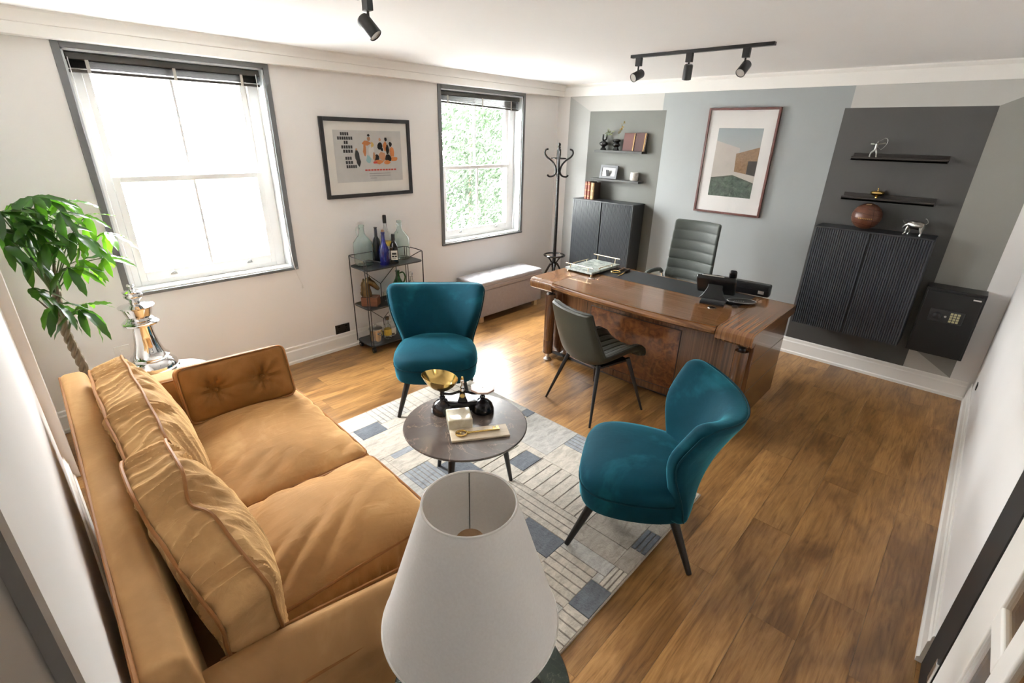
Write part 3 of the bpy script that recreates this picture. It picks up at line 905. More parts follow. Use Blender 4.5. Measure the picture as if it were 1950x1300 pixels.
def back_cushion(x0, x1, seed, slump, dent):
    w, d, h = x1 - x0, 0.135, 0.46
    cx = (x0 + x1) / 2
    Mx = TR(cx, -0.272, 0.695) @ RX(math.radians(15))
    def fn(p, fold=True):
        u, v = p.x / (w / 2), p.z / (h / 2)
        au, av = min(1, abs(u)), min(1, abs(v))
        bul = (1 - au ** 2.4) * (1 - av ** 2.0)
        q = V(p.x, p.y, p.z)
        sg = 1 if p.y > 0 else -1
        q.y += (0.085 if sg > 0 else 0.03) * sg * bul ** 0.85
        top = smooth01((v - 0.1) / 0.85)
        # slow waviness of the seams
        q.z += 0.016 * noise.noise(V(p.x * 4.5 + seed, p.y * 6, 7)) * top
        q.y += 0.012 * noise.noise(V(p.x * 5 + seed, 3, p.z * 3))
        q.z -= 0.035 * (au ** 4) * top
        dn = math.exp(-((u - dent) / 0.16) ** 2) if dent is not None else 0
        q.z -= 0.030 * dn * top
        q.y -= 0.035 * dn * top * (1 if sg > 0 else 0.2)
        if fold:
            nz = noise.noise(V(p.x * 7 + seed, p.z * 6, p.y * 8))
            ph = p.x * 125 + 7 * nz + p.y * 30
            amp = 0.0078 * (1 - smooth01((au - 0.86) / 0.1)) * (0.35 + 1.2 * max(0, noise.noise(V(p.x * 9, p.z * 5 + seed, 3)) + 0.35))
            f1 = 1 - abs(math.sin(ph / 2)) * 2
            q.z += amp * f1 * top
            near = smooth01((0.72 - bul) / 0.6)
            ph2 = (p.x * 0.9 + p.z * 0.55 * (1 if u > 0 else -1)) * 95 + 6 * nz
            q.y += sg * amp * 1.2 * (1 - abs(math.sin(ph2 / 2)) * 2) * (0.25 + 0.75 * near)
            q.y += sg * 0.010 * noise.noise(V(p.x * 9 + seed, p.z * 9, 1)) * (0.3 + 0.7 * near) * (1 - smooth01((au - 0.86) / 0.1))
        q.z -= slump * smooth01((u + 0.4) / 1.4) * (0.5 + 0.5 * v)
        q.y += 0.20 * slump * smooth01((u + 0.1) / 1.1) * v
        return q
    o = MB().rbox((w, d, h), 0.022, (0, 0, 0), fn, 3, (150, 10, 34), Mx).build('back_cushion', M['tan2'], sofa)
    for yy in (d / 2, -d / 2):
        hw, hh, r = w / 2 - 0.003, h / 2 - 0.003, 0.03
        pts = []
        for (ax, az, a0) in ((1, 1, 0), (-1, 1, 90), (-1, -1, 180), (1, -1, 270)):
            for k in range(5):
                a = math.radians(a0 + k * 22.5)
                pts.append(V(ax * (hw - r) + r * math.cos(a), yy, az * (hh - r) + r * math.sin(a)))
        dense = []
        for i in range(len(pts)):
            a, b = pts[i], pts[(i + 1) % len(pts)]
            m = max(1, int((b - a).length / 0.02))
            dense += [a.lerp(b, k / m) for k in range(m)]
        MB().tube([Mx @ fn(p, False) for p in dense], 0.006, 6, closed=True).build('piping', M['tanpipe'], o)
    return o
back_cushion(-0.83, 0.14, 2.0, 0.02, None)
back_cushion(0.115, 0.89, 8.0, 0.16, 0.02)
# buttoned bolster leaning on the far arm
bol = thing('bolster_cushion', 'brown velvet bolster with two buttons against the far sofa arm', 'cushion', (1.42, -4.46, 0.512), math.radians(-4))
M['brownv'] = velvet('brown_velvet', (0.24, 0.105, 0.028, 1), (0.33, 0.16, 0.05, 1), 0.5, 0.25, 0.4)
BW, BH, BT = 0.53, 0.295, 0.13
BM = TR(0.0, 0, BH / 2 - 0.005) @ RY(math.radians(-20))
def bolfn(p):
    q = V(p.x, p.y, p.z)
    u, v = p.y / (BW / 2), p.z / (BH / 2)
    bul = (1 - min(1, abs(u)) ** 2.2) * (1 - min(1, abs(v)) ** 2.2)
    sg = 1 if p.x > 0 else -1
    q.x += sg * 0.035 * bul
    for by in (-0.115, 0.115):
        dy, dz = p.y - by, p.z
        r = math.hypot(dy, dz)
        q.x -= sg * 0.042 * math.exp(-(r / 0.05) ** 2)
        an = math.atan2(dz, dy)
        q.x += sg * 0.007 * math.sin(an * 9) * math.exp(-((r - 0.05) / 0.045) ** 2)
    q.x -= sg * 0.010 * math.exp(-(p.z / 0.02) ** 2) * (abs(p.y) < 0.115)
    return q
bo = MB().rbox((BT, BW, BH), 0.03, (0, 0, 0), bolfn, 3, (4, 50, 28), BM).build('cushion_body', M['brownv'], bol)
for by in (-0.115, 0.115):
    MB().ball(BM @ V(BT / 2 + 0.0, by, 0), 0.011, 12, 8).build('button', M['brownv'], bol)
for xx in (BT / 2 - 0.004, -BT / 2 + 0.004):
    pts = []
    hw, hh, r = BW / 2 - 0.003, BH / 2 - 0.003, 0.035
    for (ay, az, a0) in ((1, 1, 0), (-1, 1, 90), (-1, -1, 180), (1, -1, 270)):
        for k in range(6):
            a = math.radians(a0 + k * 18)
            pts.append(BM @ V(xx, ay * (hw - r) + r * math.cos(a), az * (hh - r) + r * math.sin(a)))
    MB().tube(pts, 0.0055, 6, closed=True).build('piping', M['tanpipe'], bol)
# ------------------------------------------------------------------ teal cocktail chairs
M['teal'] = velvet('teal_velvet', (0.004, 0.045, 0.068, 1), (0.014, 0.122, 0.160, 1), 0.75, 0.05, 1.0, 2.5)
M['teal'].node_tree.nodes['Principled BSDF'].inputs['Specular IOR Level'].default_value = 0.08
M['teal'].node_tree.nodes['Principled BSDF'].inputs['Sheen Roughness'].default_value = 0.28
M['teal'].node_tree.nodes['Principled BSDF'].inputs['Sheen Tint'].default_value = (0.10, 0.50, 0.62, 1)
M['tealpipe'] = velvet('teal_piping', (0.003, 0.035, 0.05, 1), (0.004, 0.045, 0.062, 1), 0.7, 0, 0.0)
def cocktail_chair(label, loc, rz, leglift):
    """front of the chair is local -y"""
    t = thing('cocktail_chair', label, 'chair', loc, rz, 'teal velvet cocktail chairs')
    def plan(a, k):
        # rounded squarish seat outline, narrower at the back
        n = 3.6
        c, s_ = math.cos(a), math.sin(a)
        r = (abs(c) ** n + abs(s_) ** n) ** (-1 / n)
        x, y = r * c, r * s_
        wx = 0.31 - 0.035 * smooth01((y + 0.2) / 1.2)
        return x * wx * k, y * 0.285 * k
    def dome(prof, name, mat, n=56):
        b = MB()
        vs_, fs, rings = [], [], []
        for k, z in prof:
            if k < 1e-6:
                rings.append([len(vs_)]); vs_.append((0, 0, z))
            else:
                rings.append(list(range(len(vs_), len(vs_) + n)))
                for i in range(n):
                    x, y = plan(2 * PI * i / n, k)
                    vs_.append((x, y, z))
        for a, c in zip(rings[:-1], rings[1:]):
            for i in range(n):
                j = (i + 1) % n
                if len(a) == 1: fs.append((a[0], c[j], c[i]))
                elif len(c) == 1: fs.append((a[i], a[j], c[0]))
                else: fs.append((a[i], a[j], c[j], c[i]))
        b.add(vs_, fs)
        return b.build(name, mat, t)
    dome([(0, 0.255), (0.88, 0.255), (0.95, 0.262), (0.975, 0.285), (0.985, 0.33), (0.99, 0.365), (0.975, 0.372), (0, 0.372)], 'seat_base', M['teal'])
    dome([(0, 0.366), (0.96, 0.366), (0.995, 0.375), (1.005, 0.395), (0.99, 0.42), (0.95, 0.442), (0.88, 0.458), (0.76, 0.47), (0.55, 0.480), (0.28, 0.486), (0, 0.487)], 'seat', M['teal'])
    b = MB()
    b.tube([(plan(2 * PI * i / 64, 0.995)[0], plan(2 * PI * i / 64, 0.995)[1], 0.369) for i in range(64)], 0.0048, 6, closed=True)
    b.build('piping', M['tealpipe'], t)
    # winged back: deform a rounded slab
    def bk(p, off=0.0):
        v = (p.z + 0.29) / 0.58          # 0 bottom .. 1 top
        u = p.x / 0.35
        # horn shaped width: narrow waist at seat level
        hw = lerp(0.262, 0.355, smooth01((v - 0.15) / 0.85)) + 0.012 * (1 - smooth01(v / 0.25))
        x = u * hw
        sag = 0.15 * smooth01((v - 0.02) / 0.7) + 0.05
        y = 0.235 - sag * abs(u) ** 2.2 + 0.14 * v * v + 0.04 * v
        th = p.y * lerp(1.0, 0.92, v)
        dxy = V(sag * 2.2 * abs(u) ** 1.2 * (1 if u > 0 else -1) / hw, 1, 0).normalized()
        z = 0.275 + v * (0.548 + 0.055 * abs(u) ** 2)
        return V(x + dxy.x * th, y + dxy.y * th, z)
    MB().rbox((0.70, 0.10, 0.58), 0.042, (0, 0, 0), bk, 4, (22, 2, 14)).build('backrest', M['teal'], t)
    # piping along the back edge of the shell
    pts = []
    hw, hh, r = 0.345, 0.285, 0.06
    for (ax, az, a0) in ((1, 1, 0), (-1, 1, 90), (-1, -1, 180), (1, -1, 270)):
        for k in range(6):
            a = math.radians(a0 + k * 18)
            pts.append(V(ax * (hw - r) + r * math.cos(a), 0.036, az * (hh - r) + r * math.sin(a)))
    dense = []
    for i in range(len(pts)):
        a, c = pts[i], pts[(i + 1) % len(pts)]
        m = max(1, int((c - a).length / 0.03))
        dense += [a.lerp(c, k / m) for k in range(m)]
    MB().tube([bk(p) for p in dense], 0.0045, 6, closed=True).build('piping', M['tealpipe'], t)
    for (sx, sy, lf) in ((-1, -1, leglift[0]), (1, -1, leglift[1]), (-1, 1, leglift[2]), (1, 1, leglift[3])):
        fx, fy = sx * 0.268, sy * (0.30 if sy < 0 else 0.30)
        tx, ty = sx * 0.20, sy * 0.19
        MB().cyl((fx, fy, lf), (tx, ty, 0.262), 0.0135, 0.024, 14).build('leg', M['blackw'], t)
    return t
cocktail_chair('teal velvet cocktail chair between the bar cart and the coffee table', (1.397, -3.075, 0), math.atan2(0.745, 0.667), (RT, RT, 0, 0))
# second chair: looks towards the sofa
cocktail_chair('teal velvet cocktail chair at the right edge of the rug, back to the right', (3.195, -3.19, 0), math.atan2(-0.885, 0.466), (RT, RT, RT, 0.0))
# ------------------------------------------------------------------ coffee table
def marble(name, c0, c1, vein, scale=3, rough=0.18):
    t = NT(name)
    v = t.coords()
    f = t.noise(v, scale, 6, 0.6, 0.6)
    base = t.ramp(f, [(0.3, c0), (0.7, c1)])
    g = t.noise(v, scale * 0.9, 5, 0.55, 2.2)
    ve = t.ramp(g, [(0.492, (0, 0, 0, 1)), (0.5, (0.6, 0.6, 0.6, 1)), (0.508, (0, 0, 0, 1))])
    mx = t.n('ShaderNodeMixRGB')
    t.l(ve, mx.inputs[0]); t.l(base, mx.inputs[1])
    mx.inputs[2].default_value = vein
    t.l(mx.outputs[0], t.b.inputs['Base Color'])
    t.b.inputs['Roughness'].default_value = rough
    return t.m
M['brownmarble'] = marble('brown_marble', (0.06, 0.045, 0.038, 1), (0.13, 0.105, 0.092, 1), (0.32, 0.22, 0.165, 1), 3, 0.24)
M['greenmarble'] = marble('dark_green_marble', (0.006, 0.012, 0.009, 1), (0.03, 0.04, 0.03, 1), (0.10, 0.12, 0.08, 1), 9, 0.2)
TC = (2.365, -3.635)
ct = thing('coffee_table', 'round brown marble coffee table on black tapered legs', 'table', (TC[0], TC[1], RT))
MB().lathe([(0, 0.415), (0.31, 0.415), (0.335, 0.425), (0.342, 0.433), (0.342, 0.437), (0.338, 0.441), (0, 0.441)], 72).build('table_top', M['brownmarble'], ct)
MB().lathe([(0, 0.40), (0.20, 0.40), (0.20, 0.415), (0, 0.415)], 32).build('under_frame', M['black'], ct)
for a in (58, 178, 298):
    a = math.radians(a)
    MB().cyl((0.27 * math.cos(a), 0.27 * math.sin(a), 0.0), (0.20 * math.cos(a), 0.20 * math.sin(a), 0.405), 0.011, 0.021, 14).build('leg', M['blackw'], ct)
CTZ = RT + 0.441
# ------------------------------------------------------------------ side table with lamp in the foreground
LC = (3.463, -4.583)
stb = thing('side_table', 'dark green marble side table under the white lamp', 'table', (3.475, -4.555, 0))
MB().lathe([(0, 0.476), (0.24, 0.476), (0.25, 0.48), (0.25, 0.496), (0.247, 0.5), (0, 0.5)], 64).build('table_top', M['greenmarble'], stb)
MB().cyl((0, 0, 0.02), (0, 0, 0.478), 0.02, 0.02, 20).build('column', M['black'], stb)
MB().lathe([(0, 0), (0.17, 0), (0.172, 0.006), (0.16, 0.014), (0.03, 0.024), (0, 0.024)], 48).build('foot_plate', M['black'], stb)
M['shade'] = None
def shade_mat():
    t = NT('white_linen_shade')
    v = t.coords((1, 1, 1))
    f = t.noise(v, 160, 2)
    t.l(t.ramp(f, [(0.3, (0.82, 0.80, 0.785, 1)), (0.7, (0.87, 0.855, 0.84, 1))]), t.b.inputs['Base Color'])
    t.b.inputs['Roughness'].default_value = 0.9
    t.b.inputs['Specular IOR Level'].default_value = 0.1
    tr = t.n('ShaderNodeBsdfTranslucent')
    tr.inputs[0].default_value = (0.80, 0.77, 0.72, 1)
    mx = t.n('ShaderNodeMixShader')
    mx.inputs[0].default_value = 0.22
    t.l(t.b.outputs[0], mx.inputs[1]); t.l(tr.outputs[0], mx.inputs[2])
    t.l(mx.outputs[0], t.out.inputs[0])
    t.bump(f, 0.12, 0.001)
    return t.m
M['shade'] = shade_mat()
lamp = thing('table_lamp', 'lamp with a large white conical shade in the foreground', 'lamp', (LC[0], LC[1], 0.5))
zb, zt, rb, rt = 0.3086, 0.668, 0.2205, 0.1085
b = MB()
nn = 72
def shade_pts(r0, r1, n):
    return [(lerp(r0, r1, i / n), lerp(zb, zt, i / n)) for i in range(n + 1)]
outer = shade_pts(rb, rt, 6)
inner = [(r - 0.0018, z) for r, z in outer][::-1]
prof = outer + inner
vs_ = []
for r, z in prof:
    for k in range(nn):
        a = 2 * PI * k / nn
        vs_.append((r * math.cos(a), r * math.sin(a), z))
fs = []
m = len(prof)
for i in range(m):
    j = (i + 1) % m
    for k in range(nn):
        l = (k + 1) % nn
        fs.append((i * nn + k, i * nn + l, j * nn + l, j * nn + k))
b.add(vs_, fs)
sh = b.build('lamp_shade', M['shade'], lamp)
M['rimtape'] = plain('rim_tape', (0.70, 0.68, 0.65, 1), 0.9)
MB().tube([((rt - 0.0005) * math.cos(2 * PI * k / 64), (rt - 0.0005) * math.sin(2 * PI * k / 64), zt) for k in range(64)], 0.0032, 6, closed=True).build('rim', M['rimtape'], sh)
MB().tube([((rb - 0.0005) * math.cos(2 * PI * k / 80), (rb - 0.0005) * math.sin(2 * PI * k / 80), zb) for k in range(80)], 0.0032, 6, closed=True).build('rim', M['rimtape'], sh)
M['tanwood'] = wood('tan_turned_wood', [(0.3, (0.25, 0.14, 0.06, 1)), (0.7, (0.38, 0.23, 0.11, 1))], (6, 6, 30), 0.4, nscale=3)
# seam on the far inner side, spider fitting and bulb
sa = math.atan2(0.66, -0.75)
M['seam'] = plain('seam_thread', (0.20, 0.19, 0.17, 1), 0.8)
MB().tube([((rb - 0.004) * math.cos(sa), (rb - 0.004) * math.sin(sa), zb + 0.003), ((rt - 0.004) * math.cos(sa), (rt - 0.004) * math.sin(sa), zt - 0.003)], 0.0014, 6).build('seam', M['seam'], sh)
sp = MB().tube([(0.022 * math.cos(2 * PI * k / 24), 0.022 * math.sin(2 * PI * k / 24), 0.40) for k in range(24)], 0.0025, 6, closed=True)
for k in range(3):
    a = 2 * PI * k / 3 + 0.4
    rr = lerp(rb, rt, (0.38 - zb) / (zt - zb)) - 0.003
    sp.tube([(0.022 * math.cos(a), 0.022 * math.sin(a), 0.40), (rr * math.cos(a), rr * math.sin(a), 0.38)], 0.0016, 6)
sp.build('shade_fitting', M['brass'], lamp)
MB().lathe([(0, 0.27), (0.018, 0.27), (0.018, 0.50), (0.034, 0.505), (0.036, 0.553), (0.033, 0.557), (0, 0.557)], 28).build('bulb_holder', M['tanwood'], lamp)
for k in range(3):
    a = math.radians((-137, 47, 137)[k]) if k < 2 else math.radians(135)
    MB().cyl((0.19 * math.cos(a), 0.19 * math.sin(a), 0.006), (0.018 * math.cos(a), 0.018 * math.sin(a), 0.275), 0.010, 0.012, 12).build('tripod_leg', M['blackw'], lamp)
MB().lathe([(0, 0.255), (0.026, 0.258), (0.026, 0.278), (0, 0.28)], 20).build('tripod_head', M['blackw'], lamp)
# ------------------------------------------------------------------ desk
def desk_wood(name, axis, stops=None, sc=34, coat=0.6):
    s = {'x': (0.25, sc, 0.8), 'y': (sc, 0.12, 0.5), 'z': (sc, 0.5, 0.3)}[axis]
    return wood(name, stops or [(0.28, (0.070, 0.027, 0.009, 1)), (0.5, (0.155, 0.066, 0.022, 1)), (0.72, (0.25, 0.12, 0.042, 1))], s, 0.24, False, coat, 2.2, 0.15, 0)
M['walx'] = desk_wood('walnut_lacquer_long', 'x')
M['waly'] = desk_wood('walnut_lacquer_cross', 'y')
M['walz'] = desk_wood('walnut_lacquer_upright', 'z', [(0.28, (0.045, 0.018, 0.007, 1)), (0.5, (0.10, 0.041, 0.016, 1)), (0.75, (0.17, 0.08, 0.033, 1))])
M['burl'] = wood('burl_veneer', [(0.3, (0.055, 0.017, 0.006, 1)), (0.5, (0.125, 0.042, 0.013, 1)), (0.7, (0.20, 0.075, 0.022, 1))], (1, 1, 1), 0.25, False, 0.4, 16, 1.0, 0)
M['inlay'] = plain('dark_inlay_line', (0.02, 0.01, 0.006, 1), 0.4)
M['padl'] = plain('black_leather_inset', (0.014, 0.016, 0.018, 1), 0.5, var=0.1, scale=30, bump=0.2, bscale=250)
DX0, DX1, DYF, DYB, DT = 1.365, 3.283, -1.98, -1.04, 0.78
JL, JR = 1.612, 3.035
desk = thing('executive_desk', 'large walnut executive desk with bowed front and black writing inset', 'desk', ((DX0 + DX1) / 2, (DYF + DYB) / 2, 0))
def front_y(x):
    u = (x - JL) / (JR - JL)
    return DYF - 0.052 * math.sin(PI * max(0, min(1, u))) ** 0.8 - 0.01
# centre top: lofted profile with bull-nosed front along the bow
pr = [(0.0, 0.0), (0.006, -0.010), (0.0, -0.020), (-0.012, -0.030), (-0.012, -0.046), (0.004, -0.060), (0.03, -0.068)]
def ctop(u, v):
    x = lerp(JL, JR, u)
    fy = front_y(x)
    k = v * 9
    if k <= 1: return (x, DYB, DT - 0.07 * (1 - k) )
    if k <= 2: return (x, lerp(DYB, fy + 0.012, k - 1), DT)
    q = k - 2
    i = min(int(q), 5)
    t = q - i
    a, c = pr[i], pr[i + 1]
    return (x, fy + 0.012 + lerp(a[0], c[0], t), DT + lerp(a[1], c[1], t)) if q <= 6 else (x, lerp(fy + 0.042, DYB, q - 6), DT - 0.07)
b = MB().grid(ctop, 40, 46, False, False)
n = 46
b.f.append(tuple(range(n)))
b.f.append(tuple(39 * n + k for k in range(n))[::-1])
b.build('desk_top', M['walx'], desk, True)
# end tops with waterfall front edges
def end_top(x0, x1, name):
    poly = [(DYB, DT - 0.07), (DYB, DT - 0.004), (DYB - 0.004, DT), (DYF + 0.05, DT), (DYF + 0.022, DT - 0.006), (DYF + 0.006, DT - 0.02), (DYF, DT - 0.045), (DYF + 0.004, DT - 0.078), (DYF + 0.018, DT - 0.092), (DYF + 0.05, DT - 0.092), (DYF + 0.09, DT - 0.07)]
    return MB().ext(poly, 'x', x0, x1).build(name, M['waly'], desk, True, bevel=0.003, ang=30)
end_top(DX0, JL - 0.002, 'end_top')
end_top(JR + 0.002, DX1, 'end_top')
PB = -1.30
MB().ext([(1.69, -1.068), (1.69, -1.43), (2.64, -1.43), (2.985, -1.43), (2.985, -1.068)], 'z', DT - 0.002, DT + 0.0015).build('writing_inset', M['padl'], desk, True)
for gx in (1.766, 2.849):
    MB().lathe([(0, 0.0005), (0.030, 0.0005), (0.030, 0.003), (0.024, 0.005), (0.012, 0.004), (0, 0.004)], 28, (gx, -1.60, DT)).build('cable_grommet', M['chrome'], desk, True)
# body: bowed front panel, side panels, columns
def panel(u, v):
    x = lerp(1.55, 3.08, u)
    y = -1.775 - 0.06 * math.sin(PI * u)
    return (x, y, lerp(0.06, DT - 0.09, v))
fp = MB().grid(panel, 30, 3)
fp.grid(lambda u, v: (panel(u, v)[0], panel(u, v)[1] + 0.03, panel(u, v)[2]), 30, 3)
fpo = fp.build('front_panel', M['walz'], desk, True, recalc=False)
def burl(u, v):
    x = lerp(1.93, 2.74, u)
    uu = (x - 1.55) / 1.53
    return (x, -1.775 - 0.06 * math.sin(PI * uu) - 0.004, lerp(0.12, DT - 0.16, v))
bb = MB().grid(burl, 24, 3)
bb.grid(lambda u, v: (burl(u, v)[0], burl(u, v)[1] + 0.006, burl(u, v)[2]), 24, 3)
bb.build('burl_panel', M['burl'], fpo, True, recalc=False)
fr = MB()
for v in (0.0, 1.0):
    fr.tube([burl(i / 23, v) for i in range(24)], 0.003, 4)
for u in (0.0, 1.0):
    fr.tube([burl(u, 0), burl(u, 1)], 0.003, 4)
fr.build('inlay_line', M['inlay'], fpo, True)
MB().box(3.06, 3.265, -1.83, -1.10, 0.06, DT - 0.072).build('pedestal', M['walz'], desk, True, bevel=0.006)
MB().box(1.42, 1.60, -1.80, -1.10, 0.06, DT - 0.072).build('pedestal', M['walz'], desk, True, bevel=0.006)
for z in (0.30, 0.52):
    MB().box(3.262, 3.2665, -1.82, -1.11, z, z + 0.003).build('inlay_line', M['inlay'], desk, True)
def column(cx, cy):
    c = MB().lathe([(0, 0.075), (0.044, 0.075), (0.046, 0.08), (0.046, 0.20), (0.044, 0.204), (0.046, 0.208), (0.046, 0.63), (0.043, 0.642), (0, 0.642)], 28, (cx, cy, 0)).build('column', M['walz'], desk, True)
    MB().lathe([(0, 0.642), (0.022, 0.642), (0.024, 0.65), (0.018, 0.66), (0.03, 0.672), (0.036, 0.685), (0.03, 0.692), (0, 0.692)], 24, (cx, cy, 0)).build('column_cap', M['blackp'], c, True)
    MB().lathe([(0, 0.0), (0.036, 0.0), (0.037, 0.012), (0.026, 0.022), (0.017, 0.03), (0.017, 0.076), (0, 0.076)], 24, (cx, cy, 0)).build('column_foot', M['steel'], c, True)
column(1.535, -1.885)
column(3.215, -1.925)
MB().box(1.45, 3.2, -1.74, -1.14, 0.0, 0.06).build('plinth', M['black'], desk, True)
# ------------------------------------------------------------------ things on the desk
M['trayglass'] = marble('mottled_grey_marble', (0.10, 0.12, 0.11, 1), (0.38, 0.42, 0.38, 1), (0.55, 0.55, 0.5, 1), 22, 0.12)
tray = thing('letter_tray', 'marbled letter tray with pale gold rails on the desk corner', 'tray', (1.575, -1.315, DT), math.radians(0))
MB().box(-0.15, 0.15, -0.235, 0.235, 0.012, 0.034).build('tray_base', M['trayglass'], tray, bevel=0.004)
for (px, py) in ((-0.13, -0.21), (0.13, -0.21), (-0.13, 0.21), (0.13, 0.21)):
    MB().lathe([(0, 0), (0.012, 0), (0.012, 0.012), (0, 0.012)], 12, (px, py, 0)).build('foot', M['gold'], tray)
for py in (-0.225, 0.225):
    for px in (-0.10, 0.10):
        MB().cyl((px, py, 0.03), (px, py, 0.07 if py < 0 else 0.085), 0.0045, 0.0045, 10).build('rail_post', M['gold'], tray)
    zz = 0.07 if py < 0 else 0.085
    MB().cyl((-0.15, py, zz), (0.15, py, zz), 0.0055, 0.0055, 12).build('rail', M['gold'], tray)
for px in (-0.143, 0.143):
    MB().cyl((px, -0.12, 0.052), (px, 0.12, 0.052), 0.004, 0.004, 10).cyl((px, -0.1, 0.03), (px, -0.1, 0.052), 0.004, 0.004, 8).cyl((px, 0.1, 0.03), (px, 0.1, 0.052), 0.004, 0.004, 8).build('rail', M['gold'], tray)
M['lens'] = thin_glass('lens_glass', (0.75, 0.9, 0.82, 1), 1.6)
M['darkwood'] = wood('dark_handle_wood', [(0.3, (0.05, 0.02, 0.008, 1)), (0.7, (0.14, 0.06, 0.025, 1))], (4, 30, 30), 0.3, nscale=2)
mg = thing('magnifying_glass', 'magnifying glass with dark wood handle beside the letter tray', 'magnifier', (1.80, -1.27, DT + 0.0015), math.radians(20))
MB().tube([(0.042 * math.cos(2 * PI * k / 32), 0.042 * math.sin(2 * PI * k / 32), 0.008) for k in range(32)], 0.006, 8, closed=True).build('rim', M['brass'], mg)
MB().lathe([(0, 0.003), (0.03, 0.005), (0.04, 0.008), (0.03, 0.012), (0, 0.0145)], 28).build('lens', M['lens'], mg)
MB().tube([(0.02, 0.045, 0.009), (0.028, 0.07, 0.010), (0.05, 0.15, 0.011), (0.055, 0.165, 0.010)], [0.005, 0.009, 0.010, 0.006], 10).build('handle', M['darkwood'], mg)
lo_ = thing('letter_opener', 'steel letter opener with dark handle lying beside the magnifier', 'letter opener', (1.87, -1.25, DT + 0.0015), math.radians(8))
MB().add([(0.0, -0.15, 0.006), (-0.008, -0.05, 0.003), (0.008, -0.05, 0.003), (0, -0.05, 0.009), (-0.006, 0.03, 0.003), (0.006, 0.03, 0.003), (0, 0.03, 0.010)], [(0, 3, 1), (0, 2, 3), (0, 1, 2), (1, 3, 6, 4), (3, 2, 5, 6), (2, 1, 4, 5), (4, 6, 5)]).build('blade', M['brass'], lo_)
MB().tube([(0, 0.03, 0.008), (0, 0.06, 0.010), (0, 0.12, 0.010), (0, 0.14, 0.009)], [0.006, 0.010, 0.009, 0.012], 10).build('handle', M['blackw'], lo_)
# phone, seen from behind
ph = thing('desk_phone', 'black desk phone seen from behind on the right of the desk', 'phone', (2.80, -1.46, DT), math.radians(14))
ph.scale = (1.2, 1.2, 1.2)
MB().ext([(-0.085, 0), (0.085, 0), (0.062, 0.03), (0.045, 0.07), (0.042, 0.125), (-0.042, 0.125), (-0.045, 0.07), (-0.062, 0.03)], 'y', -0.085, -0.07, TR(0, 0, 0.001) @ RX(math.radians(-14)) @ TR(0, 0.02, 0.017)).build('stand_foot', M['blackp'], ph, bevel=0.003)
MB().box(-0.075, 0.075, -0.075, 0.09, 0.0, 0.012).build('stand_base', M['blackp'], ph, bevel=0.004)
PM = TR(0, 0.0, 0.115) @ RX(math.radians(-42))
MB().rbox((0.235, 0.19, 0.035), 0.014, (0, 0, 0), None, 3, (2, 2, 2), PM).build('phone_body', M['blackp'], ph)
MB().rbox((0.12, 0.075, 0.012), 0.005, (0, 0, 0), None, 2, (1, 1, 1), PM @ TR(-0.03, -0.045, 0.02)).build('display', M['darkpane'], ph)
hs = MB().rbox((0.046, 0.20, 0.028), 0.013, (0, 0, 0), lambda p: V(p.x, p.y, p.z + 2.2 * p.y * p.y), 3, (1, 10, 1), PM @ TR(0.088, 0, 0.035)).build('handset', M['blackp'], ph)
MB().box(-0.085, 0.045, -0.0965, -0.090, 0.006, 0.014, PM).build('display_edge', M['steel'], ph, bevel=0.002)
# oval dish with a pale ring
od = thing('oval_dish', 'black oval dish with a pale rim beside the desk phone', 'dish', (2.965, -1.325, DT + 0.0015), math.radians(35))
MB().lathe([(0, 0.004), (0.065, 0.004), (0.085, 0.016), (0.092, 0.018), (0.095, 0.014), (0.078, 0.0), (0, 0.0)], 48, (0, 0, 0), 1.15, 0.72).build('dish', M['blackp'], od)
MB().tube([(0.092 * 1.15 * math.cos(2 * PI * k / 48), 0.092 * 0.72 * math.sin(2 * PI * k / 48), 0.0182) for k in range(48)], 0.0016, 6, closed=True).build('rim', M['steel'], od)
M['silverp'] = plain('silver_print', (0.42, 0.42, 0.42, 1), 0.4)
for k in range(9):
    a = math.radians(200 - k * 17)
    MB().box(-0.0035, 0.0035, -0.005, 0.005, 0.0042, 0.005, TR(0.052 * 1.15 * math.cos(a), 0.052 * 0.72 * math.sin(a), 0) @ RZ(a - PI / 2)).build('printed_mark', M['silverp'], od)
sm = MB().lathe([(0, 0), (0.016, 0), (0.018, 0.004), (0.014, 0.010), (0, 0.012)], 20, (2.965, -1.455, DT), 1.3, 1.0).build('paperweight', M['blackp'], world=True)
tag(sm, 'small round black paperweight near the front of the oval dish', 'paperweight')
# attache case lying at the far edge
ac = thing('attache_case', 'slim black attache case with steel clasps at the far desk edge', 'briefcase', (2.845, -1.02, DT + 0.0015), math.radians(4))
MB().rbox((0.45, 0.075, 0.10), 0.014, (0, 0.0, 0.05), None, 3, (2, 1, 1)).build('case_shell', M['blackp'], ac)
for px in (-0.17, 0.165):
    MB().box(px - 0.022, px + 0.022, -0.041, -0.036, 0.022, 0.048).build('clasp', M['steel'], ac, bevel=0.002)
MB().box(-0.226, 0.226, -0.0385, -0.0365, 0.050, 0.053).build('lid_seam', M['black'], ac)
# ------------------------------------------------------------------ green leather side chair
M['olive'] = plain('olive_leather', (0.015, 0.016, 0.009, 1), 0.38, var=0.22, scale=7, bump=0.15, bscale=120)
M['oliveback'] = plain('olive_suede_shell', (0.030, 0.029, 0.017, 1), 0.5, var=0.2, scale=6, bump=0.1, bscale=120)
gc = thing('side_chair', 'dark olive leather side chair with black metal legs facing the desk', 'chair', (2.305, -2.255, 0), math.atan2(-0.242, 0.970))
